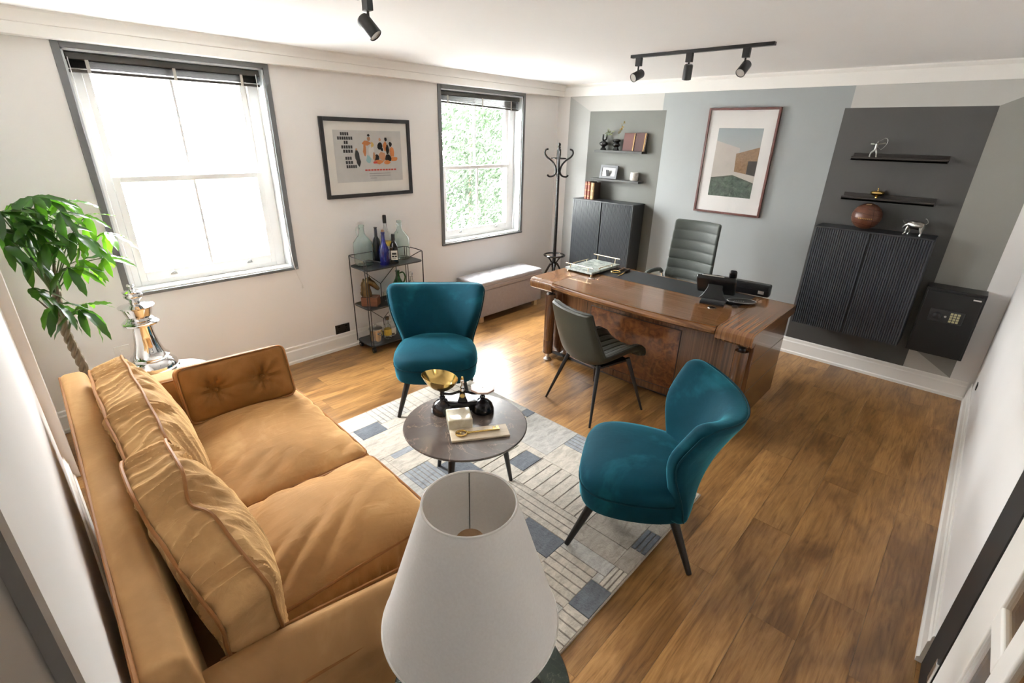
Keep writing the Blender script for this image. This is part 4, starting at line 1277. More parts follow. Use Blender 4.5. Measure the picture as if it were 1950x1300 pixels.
# front of the chair is local +y
def gprof(s):
    """centre profile from the seat front (0) to the top of the back (1): y, z"""
    P_ = [(0.245, 0.425), (0.22, 0.452), (0.10, 0.450), (-0.03, 0.438), (-0.13, 0.432), (-0.195, 0.455), (-0.232, 0.52), (-0.262, 0.62), (-0.288, 0.73), (-0.305, 0.82), (-0.308, 0.835)]
    k = s * (len(P_) - 1)
    i = min(int(k), len(P_) - 2)
    t = k - i
    p0 = P_[max(i - 1, 0)]; p1 = P_[i]; p2 = P_[i + 1]; p3 = P_[min(i + 2, len(P_) - 1)]
    def cr(a, b_, c, d): return 0.5 * (2 * b_ + (c - a) * t + (2 * a - 5 * b_ + 4 * c - d) * t * t + (3 * b_ - a - 3 * c + d) * t ** 3)
    return cr(p0[0], p1[0], p2[0], p3[0]), cr(p0[1], p1[1], p2[1], p3[1])
def gw(s):
    if s < 0.4: return lerp(0.225, 0.245, smooth01(s / 0.4))
    return lerp(0.245, 0.215, smooth01((s - 0.4) / 0.6))
def gsurf(s, u, off):
    y, z = gprof(s)
    y2, z2 = gprof(min(1, s + 0.01)); y1, z1 = gprof(max(0, s - 0.01))
    t = V(0, y2 - y1, z2 - z1).normalized()
    nrm = V(0, -t.z, t.y) if True else None      # upwards / forwards
    nrm = V(0, t.z, -t.y)
    if s < 0.3 and nrm.z < 0: nrm = -nrm
    w = gw(s)
    bend = smooth01((s - 0.25) / 0.2)
    e = abs(u) ** 2.4
    lift = 0.05 * smooth01(s / 0.15) * (1 - smooth01((s - 0.55) / 0.4)) + 0.03
    x = u * w * (1 - 0.05 * e)
    p = V(x, y, z) + nrm * (lift * e)
    lat = V(-2.0 * lift * abs(u) ** 1.4 * (1 if u > 0 else -1) / w, 0, 0) * 0.9
    nn = (nrm + lat).normalized()
    return p + nn * off
def gnode(s, u, inner):
    edge = max(abs(u), abs(2 * s - 1))
    f = 1 - smooth01((abs(u) - 0.86) / 0.14)
    f *= 1 - smooth01((0.04 - s) / 0.04) * 1.0
    f *= 1 - smooth01((s - 0.965) / 0.035)
    th = 0.026 * math.sqrt(max(0, f)) + 0.002
    off = th if inner else -th
    if inner:
        ch = abs(math.sin(u * PI * 3.5))
        off -= 0.010 * (1 - min(1, ch * 3.0)) * f * (1 if s < 0.5 else 0.6)
    return gsurf(s, u, off)
b = MB()
b.grid(lambda s, u: tuple(gnode(s, u * 2 - 1, True)), 50, 57)
b.build('seat_shell', M['olive'], gc, recalc=False, ang=70)
b = MB()
b.grid(lambda s, u: tuple(gnode(s, u * 2 - 1, False)), 50, 33)
b.build('outer_shell', M['oliveback'], gc, recalc=False, ang=70)
rim = [gnode(i / 39, -1, True) for i in range(40)] + [gnode(1, -1 + 2 * i / 19, True) for i in range(1, 20)] + [gnode(1 - i / 39, 1, True) for i in range(1, 40)] + [gnode(0, 1 - 2 * i / 19, True) for i in range(1, 19)]
MB().tube(rim, 0.008, 8, closed=True).build('rim_piping', M['olive'], gc)
for (fx, fy, tx, ty) in ((-0.275, 0.26, -0.17, 0.15), (0.275, 0.26, 0.17, 0.15), (-0.265, -0.26, -0.16, -0.13), (0.265, -0.26, 0.16, -0.13)):
    MB().cyl((fx, fy, 0), (tx, ty, 0.425), 0.0085, 0.017, 12).build('leg', M['black'], gc)
MB().box(-0.17, 0.17, -0.14, 0.16, 0.398, 0.412).build('under_frame', M['black'], gc)
# ------------------------------------------------------------------ office chair behind the desk
M['sage'] = plain('grey_green_leather', (0.062, 0.073, 0.065, 1), 0.55, var=0.08, scale=6, bump=0.15, bscale=140)
oc = thing('office_chair', 'high-backed grey-green ribbed office chair behind the desk', 'chair', (2.29, -0.80, 0), math.radians(-4))
# front of the chair is local -y
def ocb(p):
    v = (p.z + 0.36) / 0.72
    x = p.x * lerp(1.0, 0.93, v)
    y = p.y + 0.05 * (p.x / 0.23) ** 2 * -1 + 0.10 * v + 0.02 * math.cos(v * PI)
    if p.y < 0:
        y += 0.010 * (abs(math.sin(v * PI * 8)) ** 0.35 * -1 + 1)
    return V(x, y, 0.55 + v * 0.71)
MB().rbox((0.465, 0.055, 0.72), 0.022, (0, 0, 0), ocb, 3, (8, 1, 96)).build('backrest', M['sage'], oc)
MB().rbox((0.48, 0.46, 0.09), 0.035, (0, -0.22, 0.49), None, 3, (6, 6, 2)).build('seat', M['sage'], oc)
for sx in (-1, 1):
    MB().tube(spline([(sx * 0.245, 0.06, 0.60), (sx * 0.275, 0.02, 0.72), (sx * 0.28, -0.04, 0.765), (sx * 0.28, -0.20, 0.77), (sx * 0.28, -0.30, 0.74), (sx * 0.27, -0.32, 0.62), (sx * 0.25, -0.28, 0.50)], 5), 0.011, 10).build('arm_frame', M['chrome'], oc)
    MB().tube(spline([(sx * 0.279, 0.0, 0.752), (sx * 0.28, -0.05, 0.779), (sx * 0.28, -0.2, 0.785), (sx * 0.28, -0.27, 0.765)], 5), 0.021, 12).build('arm_pad', M['sage'], oc)
MB().cyl((0, -0.2, 0.09), (0, -0.2, 0.46), 0.025, 0.025, 16).build('gas_lift', M['chrome'], oc)
for k in range(5):
    a = 2 * PI * k / 5 + 0.3
    MB().tube([(0, -0.2, 0.10), (0.28 * math.cos(a), -0.2 + 0.28 * math.sin(a), 0.065)], [0.024, 0.014], 10).build('base_spoke', M['chrome'], oc)
    MB().cyl((0.28 * math.cos(a) - 0.012 * math.sin(a), -0.2 + 0.28 * math.sin(a) + 0.012 * math.cos(a), 0.028), (0.28 * math.cos(a) + 0.012 * math.sin(a), -0.2 + 0.28 * math.sin(a) - 0.012 * math.cos(a), 0.028), 0.028, 0.028, 16).build('castor', M['black'], oc)
# ------------------------------------------------------------------ fluted wall cabinets
M['cab'] = plain('slate_blue_fluted_paint', (0.047, 0.053, 0.060, 1), 0.34, var=0.05, scale=5)
M['cabside'] = plain('slate_black_paint', (0.022, 0.024, 0.027, 1), 0.42, var=0.08, scale=5)
def cabinet(x0, x1, z0, z1, d, label):
    t = thing('wall_cabinet', label, 'cabinet', ((x0 + x1) / 2, -d / 2, z0), 0, 'fluted wall cabinets')
    MB().box(x0, x1, -d + 0.02, -0.003, z0, z1).build('cabinet_body', M['cabside'], t, True, bevel=0.002)
    xm = (x0 + x1) / 2
    for (a, c) in ((x0 + 0.001, xm - 0.006), (xm + 0.006, x1 - 0.001)):
        n = 24
        poly = [(a, -d + 0.0195)]
        for k in range(n):
            p0, p1 = lerp(a, c, k / n), lerp(a, c, (k + 1) / n)
            L = p1 - p0
            poly += [(p0 + L * 0.12, -d + 0.008), (p0 + L * 0.24, -d - 0.001), (p0 + L * 0.76, -d - 0.001), (p0 + L * 0.88, -d + 0.008)]
        poly += [(c, -d + 0.0195)]
        MB().ext(poly, 'z', z0 + 0.001, z1 - 0.012).build('door', M['cab'], t, True, flat=True)
    MB().box(x0 - 0.002, x1 + 0.002, -d - 0.002, -0.003, z1 - 0.011, z1 + 0.002).build('cabinet_top', M['cabside'], t, True, bevel=0.002)
    return t
cabinet(0.505, 1.325, 0.41, 1.258, 0.25, 'slate fluted two-door wall cabinet by the coat stand')
cabinet(3.108, 3.920, 0.398, 1.277, 0.25, 'slate fluted two-door wall cabinet beside the black safe')
CLZ, CRZ = 1.260, 1.279
# ------------------------------------------------------------------ safe
M['safe'] = plain('safe_black', (0.006, 0.006, 0.0065, 1), 0.38, var=0.1, scale=30)
M['safeplate'] = plain('safe_plate', (0.02, 0.02, 0.021, 1), 0.35, var=0.08, scale=30)
M['keyg'] = plain('keypad_key', (0.42, 0.39, 0.22, 1), 0.4, var=0.05, scale=30)
sf = thing('wall_safe', 'black safe with yellow keypad mounted low on the wall', 'safe', (4.145, -0.1, 0.375))
SX0, SX1, SZ0, SZ1, SD = 3.972, 4.332, 0.375, 0.912, 0.20
MB().box(SX0, SX1, -SD + 0.012, -0.003, SZ0, SZ1).build('safe_body', M['safe'], sf, True, bevel=0.004)
MB().box(SX0 + 0.012, SX1 - 0.012, -SD, -SD + 0.0125, SZ0 + 0.012, SZ1 - 0.02).build('door', M['safe'], sf, True, bevel=0.003)
MB().box(4.04, 4.25, -SD - 0.012, -SD + 0.001, 0.655, 0.755).build('lock_plate', M['safeplate'], sf, True, bevel=0.006)
MB().lathe([(0, 0), (0.027, 0), (0.025, 0.018), (0.02, 0.022), (0, 0.022)], 28, (0, 0, 0), M=TR(4.092, -SD - 0.011, 0.705) @ RX(PI / 2)).box(-0.004, 0.004, -0.024, 0.024, 0.02, 0.032, TR(4.092, -SD - 0.011, 0.705) @ RX(PI / 2)).build('knob', M['black'], sf, True)
MB().lathe([(0, 0), (0.008, 0), (0.008, 0.003), (0, 0.003)], 16, M=TR(4.142, -SD - 0.011, 0.706) @ RX(PI / 2)).build('key_lock', M['steel'], sf, True)
for i in range(3):
    for j in range(4):
        MB().box(4.168 + i * 0.021, 4.184 + i * 0.021, -SD - 0.016, -SD - 0.011, 0.668 + j * 0.020, 0.683 + j * 0.020).build('keypad_key', M['keyg'], sf, True)
M['whitep'] = plain('white_print', (0.6, 0.57, 0.55, 1), 0.5)
MB().box(4.262, 4.308, -SD - 0.0016, -SD + 0.0005, 0.862, 0.872).build('name_badge', M['whitep'], sf, True)
# ------------------------------------------------------------------ picture ledges
def ledge(x0, x1, z, d, mat, label):
    t = MB().box(x0, x1, -d, -0.003, z - 0.016, z).box(x0, x1, -0.016, -0.003, z - 0.001, z + 0.038).box(x0, x1, -d, -d + 0.010, z - 0.016, z + 0.012).build('picture_ledge', mat, world=True, bevel=0.0015)
    return tag(t, label, 'shelf', 'picture ledges')
M['ledgeL'] = plain('grey_ledge', (0.052, 0.053, 0.050, 1), 0.7, var=0.05)
M['ledgeR'] = wood('dark_brown_ledge', [(0.3, (0.013, 0.010, 0.009, 1)), (0.7, (0.028, 0.021, 0.018, 1))], (2, 40, 40), 0.45, nscale=2)
def shelf(x0, x1, z, d, mat, label):
    t = MB().box(x0, x1, -d, -0.003, z - 0.024, z).build('wall_shelf', mat, world=True, bevel=0.002)
    return tag(t, label, 'shelf', 'grey wall shelves')
shelf(0.66, 1.275, 1.805, 0.12, M['ledgeL'], 'upper grey shelf with vases above the cabinet by the coat stand')
shelf(0.645, 1.275, 1.497, 0.12, M['ledgeL'], 'lower grey shelf holding a small photo frame and a cup')
ledge(3.203, 3.828, 1.828, 0.11, M['ledgeR'], 'upper dark ledge holding the silver archer figure')
ledge(3.21, 3.836, 1.516, 0.11, M['ledgeR'], 'lower dark ledge holding the brass bowl')
# ------------------------------------------------------------------ framed pictures
M['mat'] = plain('passe_partout', (0.80, 0.78, 0.73, 1), 0.9, var=0.01)
M['mat2'] = plain('white_passe_partout', (0.80, 0.785, 0.77, 1), 0.9, var=0.01)
M['frameb'] = plain('black_frame', (0.014, 0.014, 0.015, 1), 0.4, var=0.1)
M['framer'] = wood('mahogany_frame', [(0.3, (0.06, 0.018, 0.014, 1)), (0.7, (0.12, 0.038, 0.028, 1))], (20, 20, 20), 0.3, nscale=3)
def flatcol(name, c, r=0.85): return plain(name, c, r, var=0.06, scale=14)
def fpoly(t, name, pts, mat, M_, d):
    """flat printed shape in picture coordinates (0..1), raised by a hair"""
    v = [M_(p[0], p[1], d) for p in pts]
    v2 = [M_(p[0], p[1], d - 0.0004) for p in pts]
    n = len(pts)
    fs = [tuple(range(n)), tuple(range(n, 2 * n))[::-1]] + [(i, (i + 1) % n, n + (i + 1) % n, n + i) for i in range(n)]
    return MB().add(v + v2, fs).build(name, mat, t, True, flat=True)
# poster on the window wall (generic stand-in print)
pt = thing('framed_poster', 'black framed colour poster between the two windows', 'picture', (0.012, -2.667, 1.39))
PY0, PY1, PZ0, PZ1 = -3.106, -2.2275, 1.3915, 2.043
def PMAP(u, v, d): return (d, lerp(-2.996, -2.327, u), lerp(1.521, 1.945, v))
f = 0.032
MB().box(0.002, 0.026, PY0, PY0 + f, PZ0, PZ1).build('frame_side', M['frameb'], pt, True, bevel=0.002)
MB().box(0.002, 0.026, PY1 - f, PY1, PZ0, PZ1).build('frame_side', M['frameb'], pt, True, bevel=0.002)
MB().box(0.002, 0.026, PY0 + f, PY1 - f, PZ0, PZ0 + f).build('frame_side', M['frameb'], pt, True, bevel=0.002)
MB().box(0.002, 0.026, PY0 + f, PY1 - f, PZ1 - f, PZ1).build('frame_side', M['frameb'], pt, True, bevel=0.002)
MB().box(0.003, 0.012, PY0 + f, PY1 - f, PZ0 + f, PZ1 - f).build('mat_board', M['mat'], pt, True)
MB().box(0.010, 0.0132, -2.996, -2.327, 1.521, 1.945).build('print', flatcol('poster_paper', (0.60, 0.60, 0.585, 1)), pt, True)
INK = {'k': flatcol('ink_black', (0.018, 0.018, 0.020, 1)), 'o': flatcol('ink_orange', (0.55, 0.20, 0.06, 1)), 's': flatcol('ink_skin', (0.52, 0.27, 0.15, 1)), 'r': flatcol('ink_red', (0.50, 0.05, 0.03, 1)), 'b': flatcol('ink_sky', (0.30, 0.52, 0.55, 1)), 'w': flatcol('ink_white', (0.72, 0.72, 0.70, 1)), 'y': flatcol('ink_yellow', (0.6, 0.42, 0.12, 1)), 'g': flatcol('ink_grey', (0.35, 0.35, 0.35, 1))}
rnd = random.Random(4)
pd = 0.0138
# left: stacked bold bars standing for the title column
for (u0, u1, v0, v1) in ((0.10, 0.22, 0.90, 0.96), (0.055, 0.27, 0.82, 0.88), (0.14, 0.20, 0.74, 0.80), (0.10, 0.26, 0.655, 0.715), (0.12, 0.26, 0.575, 0.635), (0.14, 0.235, 0.44, 0.50), (0.14, 0.25, 0.36, 0.42), (0.145, 0.30, 0.28, 0.34)):
    w = u1 - u0
    n = max(2, int(w / 0.03))
    for k in range(n):
        a = u0 + w * k / n
        fpoly(pt, 'printed_bar', [(a, v0), (a + w / n * 0.8, v0), (a + w / n * 0.8, v1), (a, v1)], INK['k'], PMAP, pd)
def blob(cu, cv, ru, rv, n=9, j=0.25):
    return [(cu + ru * (1 + rnd.uniform(-j, j)) * math.cos(2 * PI * k / n), cv + rv * (1 + rnd.uniform(-j, j)) * math.sin(2 * PI * k / n)) for k in range(n)]
shapes = [('k', 0.315, 0.50, 0.035, 0.13), ('k', 0.325, 0.40, 0.03, 0.09), ('s', 0.305, 0.64, 0.013, 0.022), ('o', 0.46, 0.76, 0.06, 0.05), ('o', 0.43, 0.64, 0.025, 0.12), ('s', 0.50, 0.84, 0.025, 0.05), ('k', 0.50, 0.91, 0.018, 0.025), ('b', 0.475, 0.45, 0.035, 0.08),
          ('w', 0.53, 0.60, 0.04, 0.13), ('y', 0.545, 0.73, 0.02, 0.06), ('k', 0.66, 0.70, 0.035, 0.08), ('s', 0.665, 0.83, 0.016, 0.035), ('o', 0.74, 0.70, 0.03, 0.09), ('k', 0.755, 0.84, 0.02, 0.04), ('k', 0.775, 0.62, 0.025, 0.10),
          ('o', 0.84, 0.58, 0.035, 0.12), ('k', 0.825, 0.74, 0.024, 0.045), ('o', 0.87, 0.44, 0.06, 0.05), ('s', 0.69, 0.50, 0.05, 0.09), ('k', 0.69, 0.63, 0.022, 0.035), ('k', 0.60, 0.46, 0.04, 0.07), ('o', 0.62, 0.39, 0.07, 0.045), ('k', 0.78, 0.46, 0.05, 0.07), ('o', 0.76, 0.38, 0.05, 0.04), ('s', 0.56, 0.50, 0.02, 0.09), ('r', 0.57, 0.38, 0.03, 0.03)]
for i, (c, cu, cv, ru, rv) in enumerate(shapes):
    fpoly(pt, 'printed_shape', blob(cu, cv, ru, rv), INK[c], PMAP, pd + 0.00012 * (i + 1))
for k in range(11):
    a = 0.41 + k * 0.045
    fpoly(pt, 'printed_bar', [(a, 0.215), (a + 0.036, 0.215), (a + 0.036, 0.245), (a, 0.245)], INK['r'], PMAP, pd)
for j, (a0, a1) in enumerate(((0.47, 0.80), (0.47, 0.80), (0.48, 0.58))):
    fpoly(pt, 'printed_bar', [(a0, 0.15 - 0.045 * j), (a1, 0.15 - 0.045 * j), (a1, 0.165 - 0.045 * j), (a0, 0.165 - 0.045 * j)], INK['g'], PMAP, pd)
M['picglass'] = thin_glass('picture_glass', (0.99, 0.99, 0.99, 1), 1.28)
MB().box(0.0205, 0.0215, PY0 + f - 0.003, PY1 - f + 0.003, PZ0 + f - 0.003, PZ1 - f + 0.003).build('glazing', M['picglass'], pt, True)
# large architectural print on the blue grey panel
ap = thing('framed_print', 'mahogany framed print of a house and green pool on the grey wall', 'picture', (2.235, -0.012, 1.25))
AX0, AX1, AZ0, AZ1 = 1.907, 2.565, 1.252, 2.224
f = 0.020
MB().box(AX0, AX0 + f, -0.032, -0.0035, AZ0, AZ1).build('frame_side', M['framer'], ap, True, bevel=0.002)
MB().box(AX1 - f, AX1, -0.032, -0.0035, AZ0, AZ1).build('frame_side', M['framer'], ap, True, bevel=0.002)
MB().box(AX0 + f, AX1 - f, -0.032, -0.0035, AZ0, AZ0 + f).build('frame_side', M['framer'], ap, True, bevel=0.002)
MB().box(AX0 + f, AX1 - f, -0.032, -0.0035, AZ1 - f, AZ1).build('frame_side', M['framer'], ap, True, bevel=0.002)
MB().box(AX0 + f, AX1 - f, -0.016, -0.0035, AZ0 + f, AZ1 - f).build('mat_board', M['mat2'], ap, True)
def AMAP(u, v, d): return (lerp(2.028, 2.445, u), -d, lerp(1.421, 2.047, v))
def skymat():
    t = NT('print_sky')
    v = t.coords()
    gz = t.n('ShaderNodeSeparateXYZ')
    t.l(v, gz.inputs[0])
    t.l(t.ramp(gz.outputs[2], [(0.25, (0.52, 0.49, 0.45, 1)), (0.55, (0.45, 0.47, 0.46, 1)), (0.8, (0.33, 0.38, 0.40, 1))]), t.b.inputs['Base Color'])
    t.b.inputs['Roughness'].default_value = 0.8
    return t.m
fpoly(ap, 'printed_sky', [(0, 0), (1, 0), (1, 1), (0, 1)], skymat(), AMAP, 0.0164)
fpoly(ap, 'printed_wall', [(0, 0.2), (1, 0.14), (1, 0.42), (0.56, 0.46), (0.56, 0.72), (0.0, 0.82)], flatcol('print_wall', (0.53, 0.49, 0.45, 1)), AMAP, 0.0167)
fpoly(ap, 'printed_house', [(0.52, 0.38), (1.0, 0.33), (1.0, 0.74), (0.50, 0.64)], wood('print_rust', [(0.3, (0.19, 0.115, 0.06, 1)), (0.7, (0.30, 0.19, 0.105, 1))], (8, 8, 8), 0.8, bump=0), AMAP, 0.0170)
fpoly(ap, 'printed_doorway', [(0.80, 0.352), (1.0, 0.33), (1.0, 0.545), (0.80, 0.54)], flatcol('print_dark', (0.05, 0.045, 0.04, 1)), AMAP, 0.0173)
fpoly(ap, 'printed_pool', [(0, 0), (1, 0), (1, 0.215), (0.50, 0.315), (0.0, 0.265)], marble('print_pool', (0.035, 0.05, 0.042, 1), (0.13, 0.175, 0.14, 1), (0.42, 0.48, 0.42, 1), 22, 0.8), AMAP, 0.0171)
fpoly(ap, 'printed_edge', [(0.0, 0.262), (0.50, 0.312), (1.0, 0.212), (1.0, 0.228), (0.50, 0.328), (0.0, 0.275)], flatcol('print_edge', (0.09, 0.10, 0.08, 1)), AMAP, 0.0174)
MB().box(AX0 + f - 0.003, AX1 - f + 0.003, -0.0255, -0.0245, AZ0 + f - 0.003, AZ1 - f + 0.003).build('glazing', M['picglass'], ap, True)
# ------------------------------------------------------------------ bentwood coat stand
M['bent'] = plain('black_bentwood', (0.010, 0.009, 0.009, 1), 0.22, var=0.15, scale=20)
cs = thing('coat_stand', 'black bentwood coat stand in the corner by the window', 'coat stand', (0.345, -0.35, 0))
MB().tube([(0, 0, 0.02), (0, 0, 0.45), (0, 0, 0.9), (-0.01, 0, 1.4), (-0.02, 0, 1.82)], [0.024, 0.022, 0.019, 0.018, 0.018], 14).build('pole', M['bent'], cs)
MB().lathe([(0.018, 0), (0.021, 0.004), (0.014, 0.012), (0.02, 0.028), (0.017, 0.045), (0, 0.055)], 16, (-0.02, 0, 1.818)).build('finial', M['bent'], cs)
for k in range(4):
    a = math.radians(42.8) + k * PI / 2
    cx, sy = math.cos(a), math.sin(a)
    def P3(r, z): return (-0.018 + r * cx, r * sy, z)
    MB().tube(spline([P3(0.125, 1.80), P3(0.155, 1.79), P3(0.165, 1.755), P3(0.14, 1.715), P3(0.085, 1.675), P3(0.04, 1.62), P3(0.024, 1.55), P3(0.05, 1.505), P3(0.10, 1.495), P3(0.125, 1.515)], 5), 0.0105, 10).build('hook', M['bent'], cs)
    MB().tube(spline([(0.016 * cx, 0.016 * sy, 0.44), (0.05 * cx, 0.05 * sy, 0.43), (0.16 * cx, 0.16 * sy, 0.20), (0.22 * cx, 0.22 * sy, 0.05), (0.26 * cx, 0.26 * sy, 0.013)], 5), 0.013, 10).build('foot', M['bent'], cs)
    MB().tube(spline([(0.016 * cx, 0.016 * sy, 0.40), (0.03 * cx, 0.03 * sy, 0.46), (0.07 * cx, 0.07 * sy, 0.52), (0.118 * cx, 0.118 * sy, 0.552)], 5), 0.009, 8).build('ring_support', M['bent'], cs)
MB().tube([(0.128 * math.cos(2 * PI * k / 40), 0.128 * math.sin(2 * PI * k / 40), 0.555) for k in range(40)], 0.0105, 8, closed=True).build('umbrella_ring', M['bent'], cs)
MB().tube([(-0.018 + 0.085 * math.cos(2 * PI * k / 32), 0.085 * math.sin(2 * PI * k / 32), 1.70) for k in range(32)], 0.007, 8, closed=True).build('hook_ring', M['bent'], cs)
# ------------------------------------------------------------------ padded bench
M['lilac'] = plain('lilac_grey_weave', (0.35, 0.31, 0.30, 1), 0.85, var=0.06, scale=40, bump=0.2, bscale=200, sheen=0.3)
M['lilac2'] = plain('lilac_grey_satin_top', (0.40, 0.385, 0.40, 1), 0.42, var=0.05, scale=30, bump=0.1, bscale=150, sheen=0.4)
bn = thing('storage_bench', 'grey padded storage bench with buttoned lid under the window', 'bench', (0.235, -1.195, 0))
MB().rbox((0.375, 1.05, 0.30), 0.012, (0, 0, 0.215), None, 2, (2, 2, 2)).build('box_body', M['lilac'], bn)
MB().rbox((0.385, 1.06, 0.045), 0.010, (0, 0, 0.390), None, 2, (2, 2, 2)).build('lid_band', M['lilac'], bn)
def lidfn(p):
    q = V(p.x, p.y, p.z)
    if p.z > 0:
        u, v = p.x / 0.19, p.y / 0.52
        e = (1 - abs(u) ** 4) * (1 - abs(v) ** 10)
        s = 0.088
        i = (p.x / s + p.y / s); j = (p.x / s - p.y / s)
        d = abs(math.sin(i * PI / 2)) * abs(math.sin(j * PI / 2))
        q.z += (0.016 * d ** 0.5 - 0.006) * e + 0.008 * e
    return q
MB().rbox((0.38, 1.05, 0.05), 0.018, (0, 0, 0.432), lidfn, 3, (36, 90, 1)).build('cushioned_lid', M['lilac2'], bn)
M['beech'] = wood('beech_foot', [(0.3, (0.45, 0.28, 0.13, 1)), (0.7, (0.6, 0.40, 0.2, 1))], (20, 20, 3), 0.4, nscale=3)
for (px, py) in ((-0.15, -0.47), (0.15, -0.47), (-0.15, 0.44), (0.15, 0.44)):
    MB().box(px - 0.025, px + 0.025, py - 0.025, py + 0.025, 0, 0.068).build('foot', M['beech'], bn, bevel=0.003)
# ------------------------------------------------------------------ bar cart
cart = thing('bar_cart', 'three-tier black wire bar cart against the wall', 'cart', (0.185, -2.68, 0))
CX0, CX1, CY0, CY1 = -0.145, 0.145, -0.315, 0.315
M['cartshelf'] = plain('black_cart_shelf', (0.022, 0.023, 0.025, 1), 0.4, var=0.1)
SZ = (0.078, 0.440, 0.805)
def tray_poly(x0, x1, y0, y1, r=0.05, n=5):
    pts = []
    for (ax, ay, a0) in ((x1, y1, 0), (x0, y1, 90), (x0, y0, 180), (x1, y0, 270)):
        for k in range(n + 1):
            a = math.radians(a0 + 90 * k / n)
            pts.append((ax + r * (math.cos(a) - (1 if ax == x1 else -1)), ay + r * (math.sin(a) - (1 if ay == y1 else -1))))
    return pts
for z in SZ:
    s_ = MB().ext(tray_poly(CX0, CX1, CY0, CY1), 'z', z - 0.012, z).build('shelf', M['cartshelf'], cart, bevel=0.002)
for (px, py) in ((CX0, CY0 + 0.012), (CX1, CY0 + 0.012), (CX0, CY1 - 0.012), (CX1, CY1 - 0.012), (CX0 + 0.02, CY0), (CX1 - 0.02, CY0), (CX0 + 0.02, CY1), (CX1 - 0.02, CY1), (CX1, 0)):
    top = 0.895 if px != CX1 or py != 0 else 0.80
    MB().cyl((px, py, 0.066), (px, py, top), 0.0042, 0.0042, 8).build('upright', M['black'], cart)
for zz in (0.895,):
    for sy in (-1, 1):
        y = CY0 if sy < 0 else CY1
        MB().tube(spline([(CX1, y - sy * 0.16, zz - 0.035), (CX1, y - sy * 0.05, zz), (CX1 - 0.03, y, zz), (CX0 + 0.03, y, zz), (CX0, y - sy * 0.05, zz), (CX0, y - sy * 0.16, zz)], 4), 0.0042, 8).build('gallery_rail', M['black'], cart)
    MB().tube([(CX0, CY0 + 0.06, zz), (CX0, CY1 - 0.06, zz)], 0.0042, 8).build('gallery_rail', M['black'], cart)
for (z0, z1) in ((0.44, 0.80), (0.08, 0.435)):
    MB().tube([(CX0, CY0 + 0.05, z1), (CX0, 0, (z0 + z1) / 2 - 0.05), (CX0, CY1 - 0.05, z1)], 0.0042, 6).tube([(CX0, 0, (z0 + z1) / 2 - 0.05), (CX0, 0, z0)], 0.0042, 6).build('cross_brace', M['black'], cart)
for (px, py) in ((CX0 + 0.03, CY0 + 0.03), (CX1 - 0.03, CY0 + 0.03), (CX0 + 0.03, CY1 - 0.03), (CX1 - 0.03, CY1 - 0.03)):
    c = MB().cyl((px, py - 0.011, 0.024), (px, py + 0.011, 0.024), 0.024, 0.024, 20).cyl((px, py, 0.03), (px, py, 0.067), 0.007, 0.007, 8).box(px - 0.012, px + 0.012, py - 0.015, py + 0.015, 0.045, 0.054).build('castor', M['blackp'], cart)
    MB().cyl((px, py - 0.0125, 0.024), (px, py + 0.0125, 0.024), 0.010, 0.010, 14).build('hub_cap', M['chrome'], c)
# bottles
def realglass(name, c):
    t = NT(name)
    v = t.coords()
    f = t.noise(v, 6, 2)
    t.l(t.ramp(f, [(0.3, dk(c, 0.96)), (0.7, c)]), t.b.inputs['Base Color'])
    t.b.inputs['Roughness'].default_value = 0.0
    t.b.inputs['IOR'].default_value = 1.45
    t.b.inputs['Transmission Weight'].default_value = 1.0
    return t.m
def hollow(prof, th=0.0035):
    """outer profile followed by an inner one, so that the bottle has a wall"""
    out = list(prof)
    inn = []
    for i, (r, z) in enumerate(out):
        if i == 0: inn.append((0.0, z + th))
        else: inn.append((max(r - th, 0.002), max(z, out[0][1] + th)))
    return out + inn[::-1]
def solidglass(name, c, r=0.05):
    t = NT(name)
    v = t.coords()
    f = t.noise(v, 6, 2)
    t.l(t.ramp(f, [(0.3, dk(c, 0.8)), (0.7, c)]), t.b.inputs['Base Color'])
    t.b.inputs['Roughness'].default_value = r
    t.b.inputs['Transmission Weight'].default_value = 0.55
    t.b.inputs['Coat Weight'].default_value = 0.5
    return t.m
M['aqua'] = realglass('aqua_glass', (0.86, 0.95, 0.93, 1))
M['clearg'] = realglass('clear_glass', (0.94, 0.96, 0.95, 1))
M['cobalt'] = solidglass('cobalt_glass', (0.012, 0.016, 0.25, 1))
M['smoke'] = solidglass('smoky_dark_glass', (0.012, 0.012, 0.03, 1))
M['greeng'] = solidglass('green_glass', (0.02, 0.22, 0.03, 1))
M['liquor'] = solidglass('dark_liquor', (0.012, 0.006, 0.004, 1))
M['label'] = plain('paper_label', (0.68, 0.66, 0.60, 1), 0.8, var=0.05, scale=60)
M['labelink'] = plain('label_ink', (0.02, 0.02, 0.02, 1), 0.8)
M['amber'] = plain('yellow_label', (0.60, 0.42, 0.06, 1), 0.6, var=0.15, scale=40)
M['cork'] = plain('cork', (0.35, 0.22, 0.12, 1), 0.9, var=0.2, scale=60)
def ZZ(i): return SZ[i] + 0.0005
def demijohn(label, x, y, rz):
    t = thing('glass_demijohn', label, 'bottle', (x, y, ZZ(2)), rz, 'clear glass demijohns')
    t.scale = (1.02, 1.02, 1.18)
    MB().lathe(hollow([(0, 0.0), (0.075, 0.0), (0.084, 0.008), (0.086, 0.03), (0.086, 0.15), (0.080, 0.175), (0.055, 0.205), (0.032, 0.228), (0.024, 0.245), (0.022, 0.29), (0.026, 0.294), (0.026, 0.306), (0.019, 0.308)]), 32).build('bottle_body', M['aqua'], t)
    MB().tube(spline([(0.024, 0, 0.275), (0.045, 0, 0.285), (0.06, 0, 0.265), (0.055, 0, 0.235), (0.047, 0, 0.215)], 5), 0.006, 8).build('handle', M['aqua'], t)
